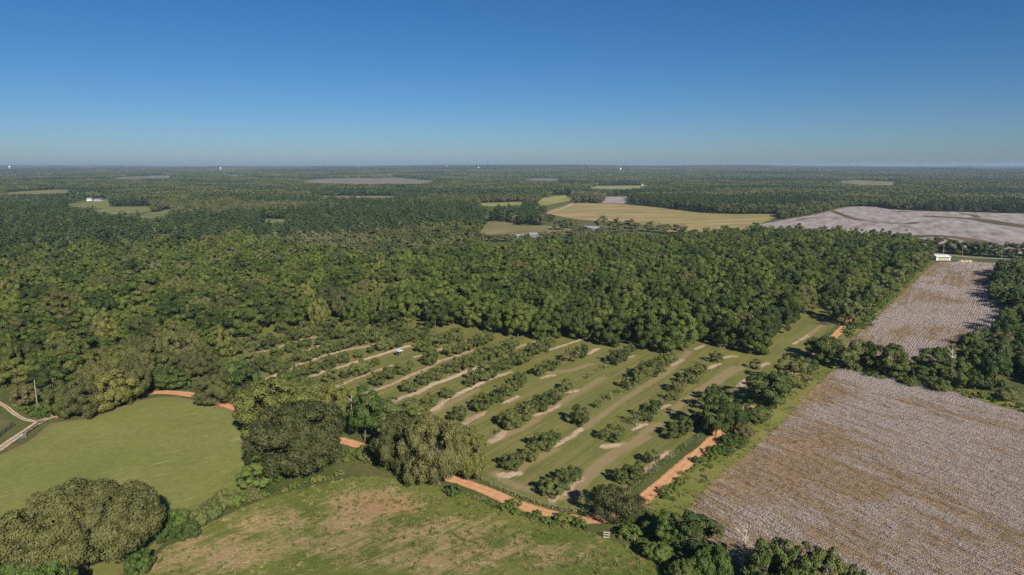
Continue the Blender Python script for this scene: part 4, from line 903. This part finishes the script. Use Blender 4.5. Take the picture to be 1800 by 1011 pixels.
SHR = [  # base x, base y, width, top y, kind, label
 (312, 938, 46, 893, K_bshrub, 'bright green shrub next to the huge oak'), (345, 925, 44, 893, K_shrub, 'dark shrub second from the huge oak along the pasture edge'), (372, 912, 44, 878, K_shrub, 'dark shrub in the middle of the pasture hedge'), (395, 898, 44, 860, K_shrub, 'tallest shrub of the pasture hedge'), (420, 890, 42, 862, K_bshrub, 'green shrub near the central oak end of the pasture hedge'), (442, 880, 36, 858, K_shrub, 'low shrub under the bright tree by the central oak'), (290, 950, 44, 912, K_bshrub, 'green shrub touching the right side of the huge oak'), (330, 945, 50, 915, K_shrub, 'low dark shrub at the hill side of the pasture hedge'),
 (20, 1062, 120, 962, K_bshrub, 'bright leafy bush under the left of the huge oak'), (92, 1075, 96, 978, K_bshrub, 'bright leafy bush in front of the huge oak'), (246, 1004, 56, 968, K_bshrub, 'light green bush at the right foot of the huge oak'),
 (905, 894, 24, 877, K_weed, 'yellowish bush on the near bank of the dirt road'), (945, 909, 18, 898, K_weed, 'low straggly bush on the dirt road bank'), (990, 919, 30, 903, K_bshrub, 'bright green bush at the dirt road below the rows'), (1015, 921, 24, 908, K_bshrub, 'small bright bush next to the corner oak'), (800, 872, 28, 850, K_shrub, 'dark shrub at the foot of the lighter roadside oak'),
 (1292, 783, 46, 764, K_bshrub, 'bright green bush between road and near cotton'), (1272, 798, 36, 782, K_bshrub, 'vivid low bush on the cotton side of the road'), (1305, 768, 40, 745, K_shrub, 'dark bush under the roadside trees'), (1125, 925, 40, 895, K_weed, 'yellowish weedy bush outside the road corner'), (1250, 1015, 66, 962, K_bshrub, 'yellow-green bush in front of the dense dark tree'), (1155, 985, 50, 955, K_bshrub, 'light green bush below the pale rounded tree'), (1200, 1022, 54, 985, K_shrub, 'straggly bush on the hill side of the corner trees'),
 (475, 850, 40, 825, K_bshrub, 'yellow-green shrub in front of the massive oak'), (1655, 690, 30, 668, K_shrub, 'small shrub on the field side of the hedgerow'), (1600, 680, 24, 664, K_shrub, 'little shrub left of the small round pale tree'), (1770, 705, 40, 680, K_weed, 'brownish shrub at the right end of the hedgerow'), (1418, 655, 40, 630, K_shrub, 'dense shrub at the cotton corner by the road'), (640, 805, 40, 785, K_weed, 'weedy shrub by the road gap between the oaks')]
for bx, by, w, ty, K, lab in SHR:
    if w * depth_of(*G(bx, by)) / FPX > 3.6: K = K_bthick if K is K_bshrub else K_thick
    photo_tree('shrub', K, bx, by, w, ty, lab, 'shrub')

# ------------------------------------------------------------------ dead trees
def snag(name, bx, by, h, label, r0=0.22, nb=9, lean=0.05):
    x, y = G(bx, by); e = link(name, None, loc=(x, y, float(hz(x, y)))); m = MB(); top = np.array([lean * h, 0.02 * h, h])
    m.tube([(0, 0, -0.3), (0, 0, 0.4), top * 0.5 + (0.1, 0, 0), top], [r0 * 1.4, r0, r0 * 0.7, r0 * 0.25], 7); m.build('trunk', M['dead'], e)
    for i in range(nb):
        t = rng.uniform(0.35, 0.97); b = top * t; a = rng.random() * 6.28; L = h * rng.uniform(0.18, 0.38) * (1.2 - 0.5 * t); d = np.array([math.cos(a), math.sin(a), rng.uniform(0.5, 1.2)]); d /= np.linalg.norm(d)
        mm = MB(); k1 = b + d * L * 0.5 + rng.normal(size=3) * L * 0.06; en = b + d * L + np.array([0, 0, L * 0.1]); mm.tube([b, k1, en], [r0 * 0.4, r0 * 0.25, r0 * 0.08], 5)
        for q in range(3):
            s0 = b + (en - b) * rng.uniform(0.4, 0.9); d2 = d + rng.normal(size=3) * 0.6; d2 /= np.linalg.norm(d2); mm.tube([s0, s0 + d2 * L * 0.35], [r0 * 0.16, r0 * 0.05], 4)
        mm.build('branch', M['dead'], e)
    return tag(e, label, 'dead tree')
snag('dead_tree', 1672, 664, 10.5, 'white leafless dead tree standing in the hedgerow wood', 0.3, 10, -0.06)
snag('dead_tree', 1302, 1005, 9.5, 'grey dead snag between the two dark trees at the bottom', 0.16, 14, 0.08)
snag('dead_tree', 614, 762, 11.0, 'pale bare snag rising left of the tall bright green tree', 0.2, 7, 0.1)

# ------------------------------------------------------------------ built things
M['white'] = plain('white_metal', (0.80, 0.79, 0.75, 1), 0.45, 0.04, 1.5, 0.4)
M['cream'] = plain('cream_siding', (0.40, 0.345, 0.26, 1), 0.7, 0.08, 1.0)
M['greymetal'] = plain('grey_metal_roof', (0.22, 0.235, 0.255, 1), 0.4, 0.08, 0.6, 0.5)
M['bluemetal'] = plain('galvanised_roof', (0.45, 0.52, 0.60, 1), 0.4, 0.08, 1.5, 0.5)
M['wood_post'] = plain('weathered_wood', (0.23, 0.19, 0.15, 1), 0.9, 0.25, 3.0, 0.1)
M['grey_wood'] = plain('greyed_wood', (0.30, 0.27, 0.22, 1), 0.9, 0.15, 3.0, 0.1)
M['pale_wood'] = plain('bleached_wood', (0.44, 0.39, 0.30, 1), 0.85, 0.12, 3.0, 0.1)
M['darkwood'] = plain('dark_wood', (0.07, 0.06, 0.055, 1), 0.9, 0.2, 3.0, 0.1)
M['wire'] = plain('wire', (0.25, 0.25, 0.25, 1), 0.5, 0.1, 3.0, 0.5)
M['glass'] = plain('dark_glass', (0.03, 0.04, 0.05, 1), 0.15, 0.1, 1.0, 0.6)
M['sand'] = plain('pale_sand', (0.44, 0.33, 0.24, 1), 0.95, 0.15, 1.2, 0.1)
M['brush'] = plain('dry_brush', (0.13, 0.10, 0.085, 1), 0.95, 0.3, 3.0, 0.1)
M['dull'] = plain('weathered_siding', (0.13, 0.115, 0.09, 1), 0.9, 0.2, 1.0)
M['brick'] = plain('tan_wall', (0.45, 0.36, 0.27, 1), 0.9, 0.1, 1.0)

def at(bx, by): x, y = G(bx, by); return x, y, float(hz(x, y))

# white-roofed open shed
x, y, z = at(1655.5, 457.5); e = link('open_shed', None, loc=(x, y, z)); e.rotation_euler = (0, 0, R(-9))
W_, D_, H_ = 10.2, 5.5, 3.7
b = MB(); b.V += [(-W_/2-.4, -D_/2-.5, H_-0.75), (W_/2+.4, -D_/2-.5, H_-0.75), (W_/2+.4, D_/2+.3, H_+.35), (-W_/2-.4, D_/2+.3, H_+.35), (-W_/2-.4, -D_/2-.5, H_-0.55), (W_/2+.4, -D_/2-.5, H_-0.55), (W_/2+.4, D_/2+.3, H_+.55), (-W_/2-.4, D_/2+.3, H_+.55)]; b.F += [[3,2,1,0],[4,5,6,7],[0,1,5,4],[1,2,6,5],[2,3,7,6],[3,0,4,7]]
rf = b.build('roof', M['white'], e)
for i in range(11):
    t = -W_/2 + i * W_ / 10; MB().tube([(t, -D_/2-.45, H_-.52), (t, D_/2+.25, H_+.58)], [0.04, 0.04], 4).build('roof_rib', M['white'], rf)
MB().box((0, -D_/2 + 0.6, 1.55), (W_ - 1.9, 0.15, 3.1)).build('front_wall', M['cream'], e)
MB().box((0, D_/2 - 0.1, 1.9), (W_, 0.15, 3.8)).build('back_wall', M['cream'], e)
for sx in (-1, 1):
    MB().box((sx * (W_/2 - 0.45), -D_/2 + 0.45, 1.62), (0.9, 0.3, 3.24)).build('corner_panel', M['white'], e)
    MB().box((sx * (W_/2), 0.1, 1.6), (0.14, D_ - 0.9, 3.2)).build('side_wall', M['white'], e)
tag(e, 'low white-roofed shed with cream front at the end of the cotton', 'shed')

# sand heaps beside the shed
for j, (bx, w) in enumerate(((1690, 6.2), (1697.5, 5.6), (1704, 5.0))):
    x, y, z = at(bx, 460.5); n_ = 14; vv = []; ff = []
    for i in range(5):
        rr = w / 2 * (1 - (i / 4.0) ** 1.2) ; hh_ = 1.7 * (i / 4.0) ** 0.9
        for k in range(n_):
            a = 2 * math.pi * k / n_; q = rr * (1 + 0.15 * math.sin(3 * a + j) + 0.08 * rng.normal()); vv.append((q * math.cos(a), q * math.sin(a) * 0.8, hh_ + (0.06 * rng.normal() if i else -0.1)))
    for i in range(4):
        for k in range(n_): ff.append([i * n_ + k, i * n_ + (k + 1) % n_, (i + 1) * n_ + (k + 1) % n_, (i + 1) * n_ + k])
    o = link('sand_heap', mesh_from('sand_heap', vv, ff, mat=M['sand'], smooth_shade=True), loc=(x, y, z)); tag(o, 'pale sand heap at the cotton edge, %s from the white shed' % ordw(j + 1), 'sand heap', 'sand heaps by the white shed')

# hunting blind on stilts
x, y, z = at(702.5, 627.5); e = link('hunting_blind', None, loc=(x, y, z)); e.rotation_euler = (0, 0, R(-52))
for sx in (-1, 1):
    for sy in (-1, 1): MB().box((sx * 0.95, sy * 0.75, 0.9), (0.14, 0.14, 1.8)).build('leg', M['wood_post'], e)
bd = MB().box((0, 0, 2.25), (1.9, 1.5, 0.9)).build('cabin', M['darkwood'], e)
MB().box((0, -0.76, 2.4), (1.2, 0.05, 0.35)).build('window', M['glass'], bd)
b = MB(); w, d = 1.35, 1.25
for s0, s1 in (((-w, -d, 2.62), (w, -d, 2.62)), ((w, d, 2.62), (-w, d, 2.62))):
    r0_, r1_ = ((-w, 0, 3.3), (w, 0, 3.3)) if s0[1] < 0 else ((w, 0, 3.3), (-w, 0, 3.3))
    b.quad(s0, s1, r1_, r0_); b.quad(*[(p[0], p[1], p[2] - 0.06) for p in (r0_, r1_, s1, s0)])
b.quad((-w, -d, 2.62), (-w, 0, 3.3), (-w, d, 2.62)); b.quad((w, -d, 2.62), (w, d, 2.62), (w, 0, 3.3))
b.build('roof', M['bluemetal'], e)
tag(e, 'small raised hut with pale blue metal roof on the orchard lawn', 'hut')

# utility poles
def pole(bx, by, h, label, arm=True):
    x, y, z = at(bx, by); e = link('utility_pole', None, loc=(x, y, z)); MB().tube([(0, 0, -0.3), (0, 0, h)], [0.15, 0.10], 8).build('post', M['grey_wood'], e)
    if arm:
        a = MB().box((0, 0, h - 0.6), (2.2, 0.12, 0.14)).build('crossarm', M['wood_post'], e)
        for s_ in (-0.95, 0.0, 0.95): MB().tube([(s_, 0, h - 0.52), (s_, 0, h - 0.3)], [0.05, 0.03], 6).build('insulator', M['white'], a)
    tag(e, label, 'pole')
pole(66.5, 719, 9.5, 'bleached utility pole in front of the wood by the driveway', False)
pole(409, 618, 8.5, 'thin utility pole at the left end of the orchard rows', False)
pole(1657.5, 449, 9.0, 'utility pole behind the white-roofed shed')
pole(1691, 452, 8.0, 'utility pole right of the white-roofed shed')
pole(1760, 456, 8.0, 'utility pole along the far paved road')

# board fence by the driveway, farm gate, sign board, vine fence
def rail_fence(pts, label, h=1.25, sp=2.4, rails=4, mat='darkwood'):
    c = curve_pts(GP(pts), sp); e = link('board_fence', None, loc=(c[0][0], c[0][1], float(hz(*c[0])))); o0 = np.array([c[0][0], c[0][1], float(hz(*c[0]))])
    for p in c:
        q = np.array([p[0], p[1], float(hz(*p))]) - o0; MB().box(q + (0, 0, h / 2), (0.16, 0.16, h + 0.15)).build('post', M['wood_post'] if mat != 'darkwood' else M[mat], e)
    for i in range(len(c) - 1):
        a = np.array([*c[i], float(hz(*c[i]))]) - o0; b2 = np.array([*c[i + 1], float(hz(*c[i + 1]))]) - o0; L = np.linalg.norm(b2 - a); rz = math.atan2(b2[1] - a[1], b2[0] - a[0])
        for k in range(rails):
            MB().box((a + b2) / 2 + (0.10 * -math.sin(rz), 0.10 * math.cos(rz), h * (k + 0.8) / rails), (L - 0.02, 0.04, 0.16), rz).build('rail', M[mat], e)
    return tag(e, label, 'fence')
rail_fence([(-10, 776), (25, 749)], 'dark board fence on the far side of the driveway')
rail_fence([(42, 768), (66, 751)], 'dark board fence on the pasture side of the driveway')
def gate(bx, by, rz, w, h, label, mat, bars=5):
    x, y, z = at(bx, by); e = link('farm_gate', None, loc=(x, y, z)); e.rotation_euler = (0, 0, rz)
    for sx in (-1, 1): MB().box((sx * w / 2, 0, h / 2), (0.12, 0.12, h)).build('post', M['wood_post'], e)
    for k in range(bars): MB().box((0, -0.09, h * (k + 0.7) / bars), (w, 0.05, 0.07 if bars > 3 else 0.18)).build('rail', M[mat], e)
    return tag(e, label, 'gate')
gate(36, 771, R(38), 2.6, 1.2, 'metal gate between the board fence and the pasture', 'greymetal')
gate(73, 744.5, R(8), 2.4, 1.1, 'dark gate at the pasture corner by the driveway', 'darkwood')
gate(1066, 947, R(-10), 1.15, 1.6, 'little board of three bleached planks on posts below the corner oak', 'pale_wood', 3)

def vine_fence(pts, label, h=1.1, sp=4.0, dens=3.0, leafmat='bright'):
    c = curve_pts(GP(pts), sp); o0 = np.array([c[0][0], c[0][1], float(hz(*c[0]))]); e = link('wire_fence', None, loc=o0)
    P3 = np.array([[p[0], p[1], float(hz(*p))] for p in c]) - o0
    for q in P3: MB().tube([q + (0, 0, -0.2), q + (0, 0, h + 0.15)], [0.07, 0.06], 6).build('post', M['wood_post'], e)
    for k in range(3):
        m = MB(); m.tube(P3 + (0, 0, h * (k + 1) / 3), [0.012] * len(P3), 4); m.build('wire', M['wire'], e)
    n = int(len(c) * sp * dens * 12); t = rng.random(n) * (len(P3) - 1); i = t.astype(int); f = (t - i)[:, None]; p = P3[i] * (1 - f) + P3[i + 1] * f
    ln = np.array([vnoise(a[0] + o0[0], a[1] + o0[1], 6, 13) for a in p]); hgt = h * (0.55 + 0.9 * ln)
    p = p + np.stack([rng.normal(size=n) * 0.30, rng.normal(size=n) * 0.30, rng.random(n) * hgt], 1)
    k = rng.random(n) < np.clip(ln * 2.2 - 0.2, 0.1, 1)
    p = p[k]; d = unit(len(p), 0.5); link('vine', leaf_mesh('vine', p, 0.28 * rng.uniform(0.6, 1.3, len(p)), d, rng.random(len(p)), M[leafmat]), e)
    return tag(e, label, 'fence')
vine_fence([(1108, 866), (1140, 840), (1180, 807), (1215, 780), (1247, 756)], 'vine-grown wire fence along the orchard side of the orange road', 1.2, 4.0, 4.0)
vine_fence([(1247, 756), (1300, 712), (1350, 674), (1400, 636), (1440, 604), (1484, 566)], 'wire fence between orchard and road from the dark trees to the grove', 1.1, 5.0, 1.6, 'hedge')
vine_fence([(848, 846), (880, 862), (920, 878), (965, 893), (1010, 902), (1050, 900)], 'weedy post fence along the front of the orchard above the road', 1.1, 2.2, 2.4, 'weed')

# brush pile on the lawn
x, y, z = at(1447, 570); m = MB()
for i in range(150):
    a = rng.random() * 6.28; r_ = 3.0 * math.sqrt(rng.random()); zz = max(0.05, 1.0 * (1 - r_ / 3.2)) * rng.random(); d = unit(1)[0] * rng.uniform(0.7, 1.5); d[2] *= 0.35; c0 = np.array([r_ * math.cos(a), r_ * math.sin(a) * 0.7, zz + 0.15])
    m.tube([c0 - d, c0 + d], [0.06, 0.03], 4)
o = m.build('brush_pile', M['brush'], None, (x, y, z)); tag(o, 'dark pile of dead brush on the lawn at the grove end', 'brush pile')

# farm buildings far off
def house(name, bx, by, w, d, h, rz, wall, roof, label, cat, ridge=1.8, windows=4):
    x, y, z = at(bx, by); e = link(name, None, loc=(x, y, z)); e.rotation_euler = (0, 0, R(rz))
    wl_ = MB().box((0, 0, h / 2 - 0.1), (w, d, h + 0.2)).build('wall', M[wall], e)
    b = MB(); W2, D2 = w / 2 + 0.6, d / 2 + 0.7
    top = [(-W2, 0, h + ridge), (W2, 0, h + ridge)]; lo = [(-W2, -D2, h - 0.1), (W2, -D2, h - 0.1), (W2, D2, h - 0.1), (-W2, D2, h - 0.1)]
    b.quad(lo[0], lo[1], top[1], top[0]); b.quad(lo[2], lo[3], top[0], top[1]); b.quad(lo[0], top[0], lo[3]); b.quad(lo[1], lo[2], top[1]); b.quad(lo[3], lo[2], lo[1], lo[0])
    b.build('roof', M[roof], e)
    for i in range(windows): 
        f = MB().box((-w / 2 + (i + 0.5) * w / windows, -d / 2 - 0.03, h * 0.55), (1.1, 0.1, 1.3)).build('window', M['white'], e); MB().box((-w / 2 + (i + 0.5) * w / windows, -d / 2 - 0.1, h * 0.55), (0.9, 0.06, 1.1)).build('pane', M['glass'], f)
    MB().box((w * 0.08, -d / 2 - 0.04, 1.05), (1.0, 0.1, 2.1)).build('door', M['darkwood'], e)
    return tag(e, label, cat)
house('farmhouse', 158, 353, 9, 7, 3.6, 10, 'white', 'greymetal', 'white farmhouse in the clearing of the far left forest', 'house', 3)
house('barn', 173, 353.5, 15, 9, 3.2, -5, 'brick', 'greymetal', 'low barn with grey roof beside the far white farmhouse', 'barn', 2)
house('barn', 940, 417, 12, 9, 2.8, 12, 'dull', 'greymetal', 'grey metal roof among trees below the pale hay field', 'barn', 2.2)
house('barn', 1040, 409, 16, 10, 5.0, -12, 'dull', 'greymetal', 'grey barn roof among trees below the big hay field', 'barn', 2.6)
house('barn', 914, 418.5, 8, 6, 2.4, 10, 'dull', 'greymetal', 'small grey roof at the left end of the farm trees', 'barn', 1.8)
house('farmhouse', 958, 334, 14, 10, 5, 5, 'white', 'greymetal', 'tiny white house in the forest above the yellow field', 'house', 3)
house('farmhouse', 1131, 327, 16, 10, 5, 5, 'brick', 'greymetal', 'tiny tan house beside the far yellow field', 'house', 3)

def water_tower(bx, dist_, ztop, r, label):
    x = (bx - 900) / FPX * dist_; y = dist_; z = float(hz(x, y)); e = link('water_tower', None, loc=(x, y, z)); n_ = 14; h = max(ztop - z - r * 1.1, 20)
    for k in range(6):
        a = 2 * math.pi * k / 6; MB().tube([(r * 0.85 * math.cos(a), r * 0.85 * math.sin(a), -2), (r * 0.8 * math.cos(a), r * 0.8 * math.sin(a), h - r * 0.4)], [0.5, 0.5], 6).build('leg', M['white'], e)
    MB().tube([(0, 0, -2), (0, 0, h - r * 0.8)], [r * 0.28, r * 0.28], 8).build('riser', M['white'], e)
    prof = [(0.3, -1.05), (0.7, -0.85), (0.98, -0.4), (1.0, 0.3), (0.85, 0.75), (0.45, 1.0), (0.05, 1.1)]
    m = MB(); m.tube([(0, 0, h + r * q) for _, q in prof], [r * p for p, _ in prof], n_); m.build('tank', M['white'], e)
    return tag(e, label, 'water tower')
water_tower(1088, 6000, 51, 6.0, 'white water tower above the forest right of the middle')
water_tower(842, 7500, 56, 7.0, 'white water tower on the horizon, right of a paler one')
water_tower(787, 8500, 66, 6.0, 'pale water tower at the middle of the horizon')
water_tower(30, 7500, 66, 9.0, 'white water tower at the far left end of the horizon')
water_tower(395, 7000, 52, 7.0, 'small white water tower over the left forest')

# ------------------------------------------------------------------ haze
hb = MB().box((0, 8400, 44), (36000, 18400, 118)); ho = hb.build('haze', None)
ho.data.materials.clear(); hm = bpy.data.materials.new('haze'); hm.use_nodes = True; hn = hm.node_tree.nodes
for q in list(hn): hn.remove(q)
pv = hn.new('ShaderNodeVolumePrincipled'); pv.inputs['Color'].default_value = (0.52, 0.70, 0.93, 1); pv.inputs['Density'].default_value = 0.00007; pv.inputs['Anisotropy'].default_value = 0.1
hout = hn.new('ShaderNodeOutputMaterial'); hm.node_tree.links.new(pv.outputs[0], hout.inputs['Volume'])
ho.data.materials.append(hm); ho['kind'] = 'stuff'
